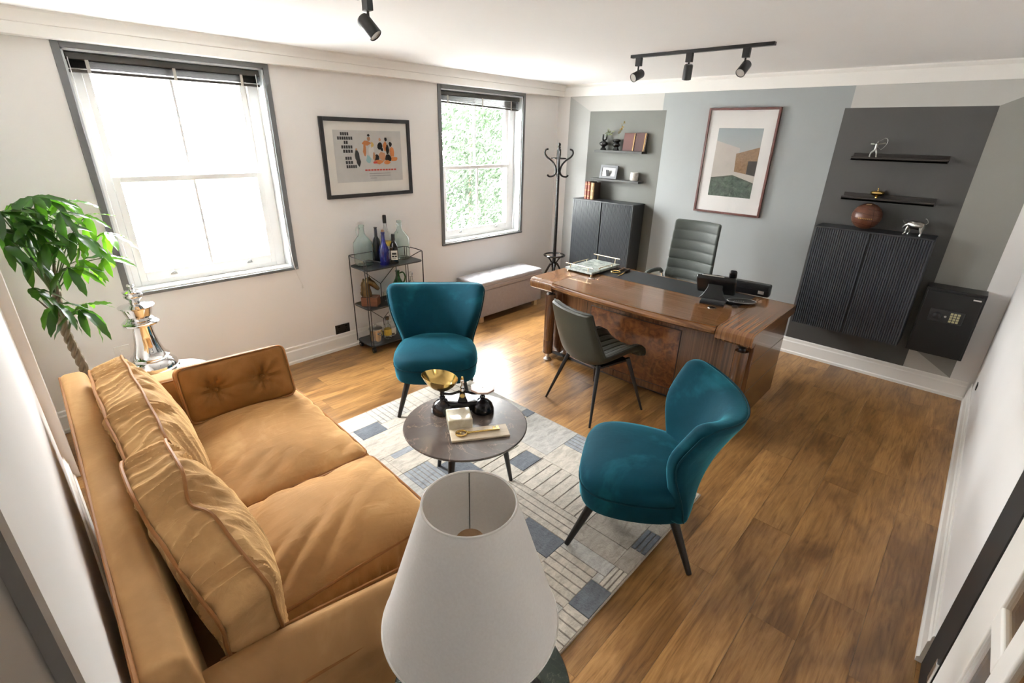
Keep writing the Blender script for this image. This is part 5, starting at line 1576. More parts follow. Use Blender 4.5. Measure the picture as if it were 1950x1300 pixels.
demijohn('clear glass demijohn at the left end of the cart top', 0.115, -2.875, math.radians(200))
demijohn('clear glass demijohn at the right end of the cart top', 0.12, -2.475, math.radians(-60))
bt = thing('blue_bottle', 'cobalt blue swing-top bottle at the front of the cart', 'bottle', (0.235, -2.735, ZZ(2)))
bt.scale = (1.12, 1.12, 1.2)
MB().lathe([(0, 0), (0.036, 0), (0.040, 0.006), (0.040, 0.11), (0.034, 0.135), (0.020, 0.165), (0.014, 0.20), (0.013, 0.235), (0.016, 0.238), (0.016, 0.25), (0, 0.252)], 28).build('bottle_body', M['cobalt'], bt)
MB().lathe([(0, 0.25), (0.012, 0.25), (0.014, 0.257), (0.010, 0.266), (0, 0.267)], 16).build('stopper', M['cork'], bt)
bt = thing('dark_bottle', 'slim dark blue wine bottle behind the cobalt bottle', 'bottle', (0.085, -2.715, ZZ(2)))
MB().lathe([(0, 0), (0.034, 0), (0.037, 0.006), (0.037, 0.17), (0.030, 0.205), (0.015, 0.235), (0.0135, 0.31), (0.016, 0.312), (0.016, 0.322), (0, 0.324)], 24).build('bottle_body', M['smoke'], bt)
bt = thing('tall_bottle', 'tall clear spirits bottle with yellow label and dark cap', 'bottle', (0.10, -2.62, ZZ(2)))
bt.scale = (1.0, 1.0, 1.1)
MB().lathe(hollow([(0, 0), (0.043, 0), (0.046, 0.006), (0.046, 0.21), (0.040, 0.235), (0.022, 0.265), (0.015, 0.29), (0.015, 0.33), (0.012, 0.335)]), 28).build('bottle_body', M['clearg'], bt)
MB().lathe([(0.017, 0.318), (0.0175, 0.375), (0.015, 0.385), (0, 0.386)], 18).build('cap', M['black'], bt)
MB().lathe([(0.0465, 0.13), (0.047, 0.131), (0.047, 0.165), (0.0465, 0.166)], 28).build('label_band', M['amber'], bt)
bt = thing('liquor_bottle', 'square dark liquor bottle with white label at the cart front', 'bottle', (0.245, -2.635, ZZ(2)), math.radians(-33))
bt.scale = (1.12, 1.12, 1.28)
MB().rbox((0.066, 0.066, 0.125), 0.008, (0, 0, 0.0635), lambda p: p, 2, (1, 1, 1)).lathe([(0.032, 0.122), (0.026, 0.14), (0.014, 0.155), (0.013, 0.18), (0, 0.18)], 20).build('bottle_body', M['liquor'], bt)
MB().lathe([(0.0155, 0.165), (0.016, 0.205), (0.014, 0.212), (0, 0.213)], 16).build('cap', M['black'], bt)
lb = MB().box(0.0332, 0.0342, -0.026, 0.026, 0.03, 0.098).build('label_paper', M['label'], bt)
for (a, b_, c, d) in ((-0.018, 0.018, 0.068, 0.082), (-0.020, 0.0, 0.050, 0.061), (0.004, 0.020, 0.050, 0.061), (-0.016, 0.016, 0.040, 0.043)):
    MB().box(0.0341, 0.0347, a, b_, c, d).build('label_mark', M['labelink'], lb)
# middle shelf
hb = thing('horse_bust', 'bronze horse head bust on a square wooden block', 'sculpture', (0.20, -2.895, ZZ(1)), math.radians(42))
M['bronzeh'] = plain('aged_bronze', (0.12, 0.08, 0.035, 1), 0.3, 0.9, var=0.35, scale=30, bump=0.3, bscale=60)
M['block'] = wood('red_brown_block', [(0.3, (0.10, 0.032, 0.016, 1)), (0.7, (0.19, 0.07, 0.033, 1))], (3, 20, 20), 0.35, nscale=2)
MB().box(-0.075, 0.075, -0.055, 0.055, 0, 0.085).build('plinth_block', M['block'], hb, bevel=0.003)
b = MB()
neck = [((-0.03, 0, 0.084), 0.046, 0.034), ((-0.028, 0, 0.115), 0.044, 0.030), ((-0.035, 0, 0.15), 0.042, 0.027), ((-0.035, 0, 0.185), 0.040, 0.025), ((-0.02, 0, 0.215), 0.038, 0.025), ((0.005, 0, 0.222), 0.033, 0.026), ((0.03, 0, 0.205), 0.029, 0.024), ((0.055, 0, 0.182), 0.022, 0.019), ((0.075, 0, 0.163), 0.019, 0.018), ((0.086, 0, 0.152), 0.012, 0.012)]
pts = [Vector(n_[0]) for n_ in neck]
vs_ = []
for i, (c, ra, rb_) in enumerate(neck):
    t_ = (pts[min(i + 1, 9)] - pts[max(i - 1, 0)]).normalized()
    side = V(0, 1, 0)
    up_ = side.cross(t_)
    for k in range(14):
        a = 2 * PI * k / 14
        vs_.append(pts[i] + up_ * math.cos(a) * ra + side * math.sin(a) * rb_)
fs = [(i * 14 + k, i * 14 + (k + 1) % 14, (i + 1) * 14 + (k + 1) % 14, (i + 1) * 14 + k) for i in range(9) for k in range(14)] + [tuple(range(14)), tuple(range(126, 140))]
b.add(vs_, fs)
for sy in (-1, 1):
    b.tube([(-0.005, sy * 0.018, 0.235), (-0.004, sy * 0.021, 0.262), (0.0, sy * 0.019, 0.28)], [0.010, 0.008, 0.001], 8)
    b.ball((0.035, sy * 0.021, 0.212), 0.006, 8, 6)
hh_ = b.build('horse_head', M['bronzeh'], hb)
mn = MB()
for k in range(9):
    z = 0.10 + k * 0.016
    mn.tube([(-0.068 + 0.002 * k, 0, z + 0.02), (-0.082 + 0.003 * k, 0.006 * (-1) ** k, z), (-0.078, 0.012 * (-1) ** k, z - 0.03)], [0.008, 0.012, 0.002], 8)
mn.tube([(-0.03, 0, 0.245), (0.01, 0, 0.255), (0.025, 0, 0.235)], [0.012, 0.010, 0.003], 8)
mn.build('mane', M['bronzeh'], hb)
bt = thing('green_flagon', 'green glass flagon with a loop handle on the middle shelf', 'bottle', (0.155, -2.555, ZZ(1)), math.radians(50))
MB().lathe([(0, 0), (0.055, 0), (0.066, 0.02), (0.070, 0.06), (0.064, 0.105), (0.045, 0.15), (0.026, 0.185), (0.019, 0.215), (0.019, 0.25), (0.023, 0.254), (0.022, 0.264), (0, 0.265)], 28).build('bottle_body', M['greeng'], bt)
MB().tube(spline([(0.02, 0, 0.235), (0.05, 0, 0.245), (0.07, 0, 0.21), (0.065, 0, 0.165), (0.048, 0, 0.14)], 5), 0.007, 8).build('handle', M['greeng'], bt)
bt = thing('cut_decanter', 'small clear glass decanter with stopper beside the green flagon', 'bottle', (0.165, -2.405, ZZ(1)))
MB().lathe(hollow([(0, 0), (0.036, 0), (0.040, 0.01), (0.040, 0.08), (0.028, 0.12), (0.015, 0.14), (0.014, 0.175), (0.02, 0.18)]), 12).build('bottle_body', M['clearg'], bt)
MB().lathe([(0, 0.178), (0.012, 0.178), (0.018, 0.20), (0.016, 0.222), (0, 0.23)], 8).build('stopper', M['clearg'], bt)
gl = MB().lathe([(0, 0.004), (0.03, 0.004), (0.036, 0.09), (0.0375, 0.09), (0.032, 0.0), (0, 0.0)], 24, (0.20, -2.72, ZZ(1))).build('tumbler', M['clearg'], world=True)
tag(gl, 'clear glass tumbler on the middle cart shelf', 'glass')
# lower shelf
ib = thing('ice_bucket', 'polished steel ice bucket with lid on the lowest cart shelf', 'bucket', (0.235, -2.895, ZZ(0)))
MB().lathe([(0, 0), (0.056, 0), (0.060, 0.004), (0.062, 0.12), (0.064, 0.124), (0.064, 0.128), (0, 0.128)], 36).build('bucket_body', M['chrome'], ib)
MB().lathe([(0.066, 0.1285), (0.066, 0.136), (0.05, 0.148), (0.02, 0.155), (0, 0.156)], 36).lathe([(0.006, 0.155), (0.006, 0.165), (0.013, 0.170), (0.013, 0.178), (0, 0.182)], 16).build('lid', M['steel'], ib)
for sx in (-1, 1):
    MB().tube([(sx * 0.062, -0.02, 0.10), (sx * 0.075, 0, 0.085), (sx * 0.062, 0.02, 0.10)], 0.004, 6).build('side_ring', M['chrome'], ib)
bt = thing('round_decanter', 'clear round bottle with paper label beside the ice bucket', 'bottle', (0.235, -2.765, ZZ(0)))
MB().lathe(hollow([(0, 0), (0.033, 0), (0.037, 0.006), (0.037, 0.11), (0.03, 0.135), (0.014, 0.15), (0.014, 0.185), (0.017, 0.19)]), 24).build('bottle_body', M['clearg'], bt)
MB().lathe([(0.0375, 0.035), (0.038, 0.036), (0.038, 0.095), (0.0375, 0.096)], 24).build('label_band', M['amber'], bt)
MB().rbox((0.034, 0.034, 0.034), 0.004, (0, 0, 0.206), None, 2, (1, 1, 1)).build('stopper', M['smoke'], bt)
bt = thing('white_cap_bottle', 'clear bottle with white cap and label at the back of the lowest shelf', 'bottle', (0.185, -2.685, ZZ(0)))
MB().lathe(hollow([(0, 0), (0.035, 0), (0.039, 0.006), (0.039, 0.14), (0.032, 0.17), (0.016, 0.20), (0.0145, 0.235)]), 24).build('bottle_body', M['clearg'], bt)
MB().lathe([(0.018, 0.21), (0.019, 0.262), (0.016, 0.268), (0, 0.268)], 18).build('cap', M['label'], bt)
MB().lathe([(0.0395, 0.03), (0.040, 0.031), (0.040, 0.08), (0.0395, 0.081)], 24).build('label_band', M['label'], bt)
# ------------------------------------------------------------------ sockets on the window wall
def socket(y0, y1, z0, z1, m, m2, label, marks=True):
    t = thing('wall_socket', label, 'socket', (0, (y0 + y1) / 2, z0))
    MB().box(0.0, 0.009, y0, y1, z0, z1).build('plate', m, t, True, bevel=0.002)
    w, h = y1 - y0, z1 - z0
    if marks:
        for q in (0.25, 0.75):
            MB().box(0.0085, 0.013, y0 + w * q - 0.010, y0 + w * q + 0.010, z0 + h * 0.70, z0 + h * 0.88).build('rocker', m2, t, True, bevel=0.001)
            for (a, c) in ((0, 0.52), (-0.012, 0.26), (0.012, 0.26)):
                MB().box(0.0085, 0.0094, y0 + w * q + a - 0.004, y0 + w * q + a + 0.004, z0 + h * c - 0.004, z0 + h * c + 0.004).build('pin_hole', m2, t, True)
    else:
        MB().box(0.0085, 0.013, (y0 + y1) / 2 - 0.012, (y0 + y1) / 2 + 0.012, z0 + 0.025, z0 + 0.06).build('rocker', m2, t, True, bevel=0.001)
socket(-3.18, -3.036, 0.160, 0.246, M['blackp'], M['darkpane'], 'black double wall socket left of the bar cart')
M['whiteplastic'] = plain('white_plastic', (0.82, 0.81, 0.78, 1), 0.3, var=0.01)
socket(-4.80, -4.71, 0.43, 0.515, M['whiteplastic'], M['whiteplastic'], 'white wall switch behind the silver chess king', False)
# ------------------------------------------------------------------ chess king on a white table
wt = thing('drum_table', 'round white side table holding the silver chess king', 'table', (0.62, -4.60, 0))
MB().lathe([(0, 0.455), (0.20, 0.455), (0.21, 0.46), (0.21, 0.472), (0.207, 0.476), (0, 0.476)], 56).build('table_top', M['sash'], wt)
for k in range(3):
    a = 2 * PI * k / 3 + 0.5
    MB().cyl((0.17 * math.cos(a), 0.17 * math.sin(a), 0), (0.10 * math.cos(a), 0.10 * math.sin(a), 0.456), 0.010, 0.016, 12).build('leg', M['sash'], wt)
ck = thing('chess_king', 'large silver chess king ornament beside the plant', 'ornament', (0.575, -4.685, 0.4762))
ck.scale = (1.4, 1.4, 0.99)
MB().lathe([(0, 0), (0.098, 0), (0.102, 0.006), (0.102, 0.045), (0.096, 0.052), (0.098, 0.060), (0.094, 0.085), (0.076, 0.112), (0.070, 0.118), (0.074, 0.124), (0.074, 0.136), (0.066, 0.142), (0.056, 0.17), (0.046, 0.22), (0.040, 0.28), (0.037, 0.335), (0.037, 0.345)], 48).build('body', M['chrome'], ck)
MB().lathe([(0, 0.343), (0.052, 0.343), (0.066, 0.352), (0.068, 0.362), (0.058, 0.374), (0.046, 0.380), (0.050, 0.388), (0.044, 0.394), (0, 0.394)], 48).build('collar', M['chrome'], ck)
MB().lathe([(0, 0.392), (0.042, 0.392), (0.050, 0.42), (0.056, 0.455), (0.066, 0.462), (0.066, 0.466), (0.03, 0.476), (0.022, 0.482), (0, 0.482)], 48).build('crown', M['chrome'], ck)
MB().lathe([(0, 0.48), (0.020, 0.48), (0.019, 0.498), (0.024, 0.508), (0.034, 0.522), (0.035, 0.535), (0.030, 0.546), (0.036, 0.552), (0.036, 0.556), (0.012, 0.562), (0.007, 0.570), (0.008, 0.582), (0.014, 0.590), (0.012, 0.600), (0, 0.604)], 40).build('finial', M['chrome'], ck)
# ------------------------------------------------------------------ money tree
def pleaf(name, c1, c2, tr):
    t = NT(name)
    v = t.coords()
    oi = t.n('ShaderNodeObjectInfo')
    t.l(t.ramp(oi.outputs['Random'], [(0.0, c1), (1.0, c2)]), t.b.inputs['Base Color'])
    t.b.inputs['Roughness'].default_value = 0.28
    f = t.noise(v, 25, 3)
    t.bump(f, 0.12, 0.004)
    ts = t.n('ShaderNodeBsdfTranslucent')
    ts.inputs[0].default_value = tr
    mx = t.n('ShaderNodeMixShader')
    mx.inputs[0].default_value = 0.38
    t.l(t.b.outputs[0], mx.inputs[1]); t.l(ts.outputs[0], mx.inputs[2])
    t.l(mx.outputs[0], t.out.inputs[0])
    return t.m
M['pl'] = pleaf('money_tree_leaf', (0.008, 0.030, 0.008, 1), (0.022, 0.075, 0.016, 1), (0.09, 0.26, 0.015, 1))
M['pl_lit'] = pleaf('lit_money_tree_leaf', (0.03, 0.11, 0.012, 1), (0.06, 0.19, 0.02, 1), (0.20, 0.50, 0.02, 1))  # brighter leaf copy for window-side clusters, daylight put into the colour
M['trunk'] = plain('braided_trunk_bark', (0.17, 0.13, 0.085, 1), 0.85, var=0.3, scale=25, bump=0.5, bscale=40)
M['stem'] = plain('green_stem', (0.08, 0.13, 0.04, 1), 0.5, var=0.1)
M['pot'] = plain('grey_ceramic', (0.35, 0.34, 0.33, 1), 0.35, var=0.03)
M['soil'] = plain('soil', (0.03, 0.02, 0.014, 1), 0.95, var=0.3, scale=40, bump=0.6, bscale=60)
px0, py0 = 0.42, -4.985
plant = thing('money_tree', 'money tree with braided trunk and glossy leaves behind the sofa', 'plant', (px0, py0, 0))
MB().lathe([(0, 0), (0.10, 0), (0.108, 0.008), (0.135, 0.24), (0.135, 0.25), (0.125, 0.25), (0.12, 0.22), (0, 0.22)], 36).build('pot', M['pot'], plant)
MB().lathe([(0, 0.226), (0.10, 0.224), (0.118, 0.222), (0.118, 0.2205), (0, 0.2205)], 24).build('soil', M['soil'], plant)
ctr = [(0.0, 0.0, 0.21), (0.0, -0.005, 0.45), (0.0, -0.02, 0.62), (0.0, -0.035, 0.78), (0.0, -0.035, 0.93), (0.0, -0.02, 1.05)]
cs_ = spline(ctr, 14)
for k in range(3):
    pts = []
    for i, c in enumerate(cs_):
        a = 2 * PI * k / 3 + c.z * 2 * PI / 0.15
        pts.append(c + V(0.0135 * math.cos(a), 0.0135 * math.sin(a), 0))
    MB().tube(pts, [0.0135 - 0.003 * i / len(pts) for i in range(len(pts))], 8).build('trunk_strand', M['trunk'], plant)
top = cs_[-1]
# leaf meshes: one blade, tip droop, shared
def leaf_mesh(L, wd, droop, mat):
    n = 9
    vs_, fs = [], []
    for i in range(n + 1):
        t_ = i / n
        w = wd * math.sin(PI * min(1, t_ ** 0.85 * 0.97 + 0.03)) ** 0.8 * (0.55 + 0.45 * t_) if t_ < 1 else 0.0
        x = L * t_
        z = -droop * t_ * t_ * L
        for s in (-1, -0.5, 0, 0.5, 1):
            vs_.append((x, s * w, z + 0.10 * abs(s) * w - 0.06 * w * (1 - abs(s)) + 0.004 * math.sin(t_ * 22) * abs(s)))
    for i in range(n):
        for j in range(4):
            a = i * 5 + j
            fs.append((a, a + 1, a + 6, a + 5))
    me = bpy.data.meshes.new('leaf')
    me.from_pydata(vs_, [], fs)
    me.polygons.foreach_set('use_smooth', [True] * len(me.polygons))
    me.materials.append(mat)
    return me
LM = [leaf_mesh(0.165, 0.027, 0.25, M['pl']), leaf_mesh(0.185, 0.031, 0.5, M['pl']), leaf_mesh(0.15, 0.023, 0.15, M['pl_lit']), leaf_mesh(0.165, 0.026, 0.35, M['pl_lit'])]
rnd = random.Random(21)
# petiole ends, in local coordinates, with the leaf tone each cluster takes (x towards the room, y along the wall)
CL = [((0.02, 0.06, 1.50), 0), ((0.08, -0.06, 1.47), 0), ((-0.05, 0.0, 1.42), 0), ((0.12, -0.08, 1.38), 0), ((0.0, 0.15, 1.46), 2), ((0.0, 0.22, 1.38), 2), ((0.05, 0.27, 1.28), 2), ((0.10, 0.13, 1.30), 0),
      ((0.04, 0.0, 1.36), 0), ((0.16, 0.0, 1.27), 0), ((0.0, -0.07, 1.30), 0), ((0.10, -0.09, 1.20), 0), ((0.12, 0.06, 1.15), 0), ((0.02, 0.14, 1.16), 1), ((0.04, 0.23, 1.16), 2), ((0.04, -0.08, 1.42), 0),
      ((0.13, -0.04, 1.02), 0), ((0.10, 0.05, 0.96), 1), ((0.05, 0.09, 0.97), 2), ((0.13, 0.10, 1.42), 0), ((0.15, -0.13, 1.44), 0), ((0.05, -0.15, 1.34), 0), ((0.14, -0.15, 1.27), 0), ((0.16, -0.12, 1.10), 0), ((0.06, 0.17, 1.25), 2), ((0.08, 0.02, 1.50), 0), ((0.14, -0.03, 1.36), 0)]
for (c, kd) in CL:
    c = Vector(c)
    c.z += 0.085 * smooth01((c.z - 1.0) / 0.25)
    st_z = top.z - max(0.0, (top.z + 0.05 - c.z)) * 0.6
    st0 = V(0.0, -0.03, min(top.z, max(0.80, c.z - 0.18)))
    mid = st0.lerp(c, 0.55) + V(0, 0, 0.05)
    MB().tube(spline([st0, mid, c], 5), [0.0042 - 0.00018 * i for i in range(11)], 6).build('petiole', M['stem'], plant)
    out = (c - st0); out.z = 0
    base = math.atan2(out.y, out.x) if out.length > 0.01 else 0
    n = 6 if kd != 1 else 5
    for k in range(n):
        az = base + (k - (n - 1) / 2) * 0.95 + rnd.uniform(-0.2, 0.2)
        el = rnd.uniform(-0.75, 0.3) - 0.15 * abs(k - (n - 1) / 2)
        tipy = c.y + 0.2 * math.sin(az) * math.cos(el)
        if tipy < -0.185: az = -az
        if c.y + 0.2 * math.sin(az) < -0.185: continue
        me = LM[rnd.choice((0, 1) if kd == 0 else (1, 3) if kd == 1 else (2, 3))]
        o = bpy.data.objects.new('leaf', me)
        COL.objects.link(o)
        o.parent = plant
        o.location = c
        sc = rnd.uniform(0.8, 1.15)
        o.rotation_euler = (rnd.uniform(-0.35, 0.35), -el, az)
        o.scale = (sc, sc, sc)
br = MB()
for k, (a, z) in enumerate(((0.6, 1.28), (2.4, 1.30), (4.3, 1.26))):
    br.tube(spline([top - V(0, 0, 0.04), top + V(0.03 * math.cos(a), 0.03 * math.sin(a), 0.08), (0.05 * math.cos(a), -0.01 + 0.06 * math.sin(a), z)], 5), [0.011 - 0.0007 * i for i in range(11)], 8)
br.tube(spline([(0.0, -0.03, 0.90), (0.05, -0.07, 0.97), (0.09, -0.11, 1.06)], 5), [0.008 - 0.0005 * i for i in range(11)], 8)
br.build('branch_fork', M['trunk'], plant)
# ------------------------------------------------------------------ left shelves
SU, SL_ = 1.8055, 1.4975
M['vase'] = plain('black_gloss_ceramic', (0.006, 0.006, 0.007, 1), 0.08, var=0.1)
v1 = thing('bubble_vase', 'taller black bubble vase with small leaves on the upper shelf', 'vase', (0.745, -0.065, SU))
MB().lathe([(0, 0), (0.030, 0), (0.034, 0.006), (0.030, 0.018), (0.018, 0.030), (0.020, 0.036), (0.044, 0.052), (0.049, 0.066), (0.044, 0.080), (0.022, 0.094), (0.017, 0.102), (0.019, 0.110), (0, 0.110)], 32).build('vase_body', M['vase'], v1)
for k in range(3):
    a = 2 * PI * k / 3 + 0.5
    MB().tube(spline([(0.008 * math.cos(a), 0.008 * math.sin(a), 0.104), (0.024 * math.cos(a), 0.024 * math.sin(a), 0.114), (0.027 * math.cos(a), 0.027 * math.sin(a), 0.13), (0.027 * math.cos(a), 0.027 * math.sin(a), 0.165)], 4), 0.0085, 10).build('vase_neck', M['vase'], v1)
M['dryl'] = pleaf('pale_dry_leaf', (0.14, 0.17, 0.07, 1), (0.28, 0.30, 0.15, 1), (0.3, 0.32, 0.15, 1))
M['dryy'] = pleaf('yellow_dry_flower', (0.45, 0.28, 0.06, 1), (0.60, 0.42, 0.12, 1), (0.5, 0.35, 0.1, 1))
rnd = random.Random(12)
def sprig(t, base, tips, mat, L, n):
    me = leaf_mesh(L, L * 0.28, 0.2, mat)
    for tip in tips:
        b0, t0 = Vector(base), Vector(tip)
        MB().tube(spline([b0, b0.lerp(t0, 0.5) + V(0, 0, 0.012), t0], 4), 0.0012, 5).build('stem', M['stem'], t)
        for k in range(n):
            q = 0.45 + 0.55 * k / max(1, n - 1)
            o = bpy.data.objects.new('leaf', me)
            COL.objects.link(o)
            o.parent = t
            o.location = b0.lerp(t0, q) + V(0, 0, 0.012 * (1 - q))
            o.rotation_euler = (rnd.uniform(-1, 1), rnd.uniform(-0.9, 0.2), rnd.uniform(0, 6.28))
sprig(v1, (0.02, 0.0, 0.14), ((0.055, -0.01, 0.185), (0.085, 0.0, 0.175), (0.11, -0.015, 0.165), (0.075, -0.02, 0.21), (0.12, 0.0, 0.20)), M['dryl'], 0.030, 6)
v2 = thing('bubble_vase', 'shorter black bubble vase with a yellow dried flower', 'vase', (0.915, -0.065, SU))
MB().lathe([(0, 0), (0.034, 0), (0.036, 0.008), (0.028, 0.022), (0.026, 0.034), (0.040, 0.048), (0.043, 0.060), (0.036, 0.074), (0.024, 0.082), (0.040, 0.090), (0.046, 0.102), (0.042, 0.114), (0.024, 0.120), (0, 0.118)], 32).build('vase_body', M['vase'], v2)
sprig(v2, (0.01, 0, 0.115), ((0.075, -0.01, 0.30), (0.055, -0.005, 0.24)), M['dryy'], 0.026, 9)
M['maroon'] = plain('maroon_cloth', (0.085, 0.024, 0.017, 1), 0.6, var=0.08, scale=30, bump=0.1, bscale=200)
M['maroon2'] = plain('dark_maroon_cloth', (0.050, 0.014, 0.011, 1), 0.6, var=0.08, scale=30, bump=0.1, bscale=200)
M['gilt'] = plain('gilt_line', (0.36, 0.22, 0.07, 1), 0.4, 0.5)
M['paper'] = plain('page_edges', (0.66, 0.60, 0.48, 1), 0.9, var=0.08, scale=60)
def show_book(x0, x1, z0, h, yb, mat, label, lean=8):
    w = x1 - x0
    t = thing('book', label, 'book', ((x0 + x1) / 2, yb, z0), 0, 'books shown face out on the upper shelf')
    Mx = RX(math.radians(-lean))
    MB().box(-w / 2, w / 2, -0.003, 0.0, 0, h, Mx).box(-w / 2, w / 2, 0.020, 0.023, 0, h, Mx).box(-w / 2, -w / 2 + 0.003, -0.003, 0.023, 0, h, Mx).build('cover', mat, t, bevel=0.0008)
    MB().box(-w / 2 + 0.003, w / 2 - 0.004, 0.0, 0.020, 0.004, h - 0.004, Mx).build('pages', M['paper'], t)
    MB().box(w / 2 - 0.014, w / 2 - 0.006, -0.0038, -0.0028, 0.002, h - 0.002, Mx).build('gilt_strip', M['gilt'], t)
show_book(1.002, 1.142, SU + 0.0008, 0.185, -0.075, M['maroon'], 'left of two maroon books standing on the upper shelf')
show_book(1.146, 1.270, SU + 0.0008, 0.188, -0.070, M['maroon2'], 'right, darker of two maroon books standing on the upper shelf')
pf = thing('photo_frame', 'small dark photo frame on the lower grey shelf', 'picture', (0.848, -0.075, SL_ + 0.0008))
Mx = RX(math.radians(-10))
fw, fh, fb = 0.115, 0.146, 0.028
for (a, b_, c, d) in ((-fw, -fw + fb, 0, fh), (fw - fb, fw, 0, fh), (-fw + fb, fw - fb, 0, fb), (-fw + fb, fw - fb, fh - fb, fh)):
    MB().box(a, b_, -0.008, 0.006, c, d, Mx).build('frame_side', M['cabside'], pf, bevel=0.001)
MB().box(-fw + fb, fw - fb, -0.002, 0.004, fb, fh - fb, Mx).build('photo', marble('grey_photo', (0.20, 0.20, 0.19, 1), (0.48, 0.48, 0.45, 1), (0.6, 0.6, 0.58, 1), 14, 0.3), pf)
MB().box(-0.02, 0.02, 0.006, 0.010, 0.0, 0.10, TR(0, 0.0, 0) @ RX(math.radians(18))).build('back_strut', M['cabside'], pf)
M['mercury'] = plain('white_silver_glaze', (0.66, 0.62, 0.58, 1), 0.22, 0.3, var=0.35, scale=40)
cp = MB().lathe([(0, 0), (0.040, 0), (0.045, 0.006), (0.047, 0.04), (0.046, 0.088), (0.043, 0.088), (0.043, 0.02), (0, 0.015)], 32, (1.183, -0.062, SL_ + 0.0008)).build('votive_cup', M['mercury'], world=True)
tag(cp, 'white and silver cup at the right end of the lower shelf', 'cup')
# three old books on the left cabinet
M['redl'] = plain('red_brown_leather', (0.13, 0.026, 0.012, 1), 0.4, var=0.2, scale=30)
M['tanl'] = plain('tan_leather_spine', (0.17, 0.105, 0.045, 1), 0.45, var=0.25, scale=40)
M['darkl'] = plain('dark_leather', (0.04, 0.018, 0.012, 1), 0.45, var=0.2, scale=30)
for i, (xx, w, h, m, nm) in enumerate(((0.640, 0.038, 0.195, M['redl'], 'leftmost of three old leather books on the left cabinet'), (0.681, 0.040, 0.198, M['redl'], 'middle of three old leather books on the left cabinet'), (0.730, 0.050, 0.190, M['tanl'], 'tan-spined rightmost old leather book on the left cabinet'))):
    t = thing('old_book', nm, 'book', (xx, -0.13, CLZ + 0.0006), 0, 'old leather books on the cabinet')
    MB().ext([(-w / 2, -0.062), (-w / 2 * 0.75, -0.068), (0, -0.071), (w / 2 * 0.75, -0.068), (w / 2, -0.062), (w / 2, -0.058), (-w / 2, -0.058)], 'z', 0, h).build('spine', m, t)
    MB().box(-w / 2, -w / 2 + 0.004, -0.0585, 0.06, 0, h).build('board', M['darkl'], t)
    MB().box(w / 2 - 0.004, w / 2, -0.0585, 0.06, 0, h).build('board', M['darkl'], t)
    MB().box(-w / 2 + 0.004, w / 2 - 0.004, -0.058, 0.055, 0.005, h - 0.006).build('pages', M['darkl'], t)
    for z in (0.16, 0.5, 0.84):
        MB().box(-w / 2 * 0.7, w / 2 * 0.7, -0.0722, -0.067, h * z, h * z + 0.005).build('raised_band', M['gilt'], t)
# ------------------------------------------------------------------ right ledges
M['silverfig'] = plain('pewter', (0.36, 0.36, 0.34, 1), 0.28, 1.0, var=0.25, scale=60)
ar = thing('archer_figure', 'silver archer figurine on the upper dark ledge', 'figurine', (3.348, -0.055, 1.8285))
MB().box(-0.04, 0.04, -0.025, 0.025, 0, 0.006).build('figure_base', M['silverfig'], ar, bevel=0.001)
b = MB()
b.tube(spline([(-0.025, 0, 0.006), (-0.027, 0, 0.02), (-0.022, -0.003, 0.045), (-0.006, 0, 0.062), (-0.002, 0, 0.075)], 4), [0.006] * 4 + [0.0055] * 4 + [0.007] * 4 + [0.009] * 4 + [0.009], 8)
b.tube(spline([(0.022, 0, 0.006), (0.017, 0, 0.02), (0.014, -0.003, 0.045), (0.006, 0, 0.064), (0.0, 0, 0.075)], 4), [0.006] * 4 + [0.0055] * 4 + [0.007] * 4 + [0.009] * 4 + [0.009], 8)
b.tube(spline([(-0.001, 0, 0.07), (0.0, 0, 0.085), (0.002, 0, 0.102), (0.003, 0, 0.113)], 4), [0.010] * 4 + [0.011] * 4 + [0.012] * 4 + [0.006], 10)
b.ball((0.006, -0.001, 0.123), 0.0085, 10, 8, (1, 1, 1.15))
b.tube(spline([(-0.008, 0, 0.108), (-0.026, 0, 0.105), (-0.040, 0, 0.110), (-0.018, -0.004, 0.113)], 4), 0.0045, 8)
b.tube(spline([(0.010, 0, 0.108), (0.03, 0, 0.112), (0.056, 0, 0.118)], 4), 0.0045, 8)
b.build('figure', M['silverfig'], ar)
MB().tube(spline([(0.045, 0, 0.155), (0.062, 0, 0.145), (0.066, 0, 0.120), (0.054, 0, 0.09), (0.035, 0, 0.068)], 6), 0.0022, 6).tube([(0.045, 0, 0.155), (-0.012, 0, 0.114), (0.035, 0, 0.068)], 0.0008, 5).build('bow', M['silverfig'], ar)
bw_ = thing('brass_bowl', 'small lidded brass bowl on the lower dark ledge', 'bowl', (3.448, -0.055, 1.5165))
MB().lathe([(0, 0), (0.016, 0), (0.017, 0.004), (0.008, 0.010), (0.007, 0.018), (0.02, 0.026), (0.042, 0.036), (0.049, 0.048), (0.047, 0.058), (0.04, 0.064), (0.012, 0.068), (0, 0.069)], 32).build('bowl', M['brass'], bw_)
MB().lathe([(0.004, 0.067), (0.003, 0.078), (0.005, 0.082), (0.004, 0.087), (0, 0.089)], 12).build('lid_knob', M['brass'], bw_)
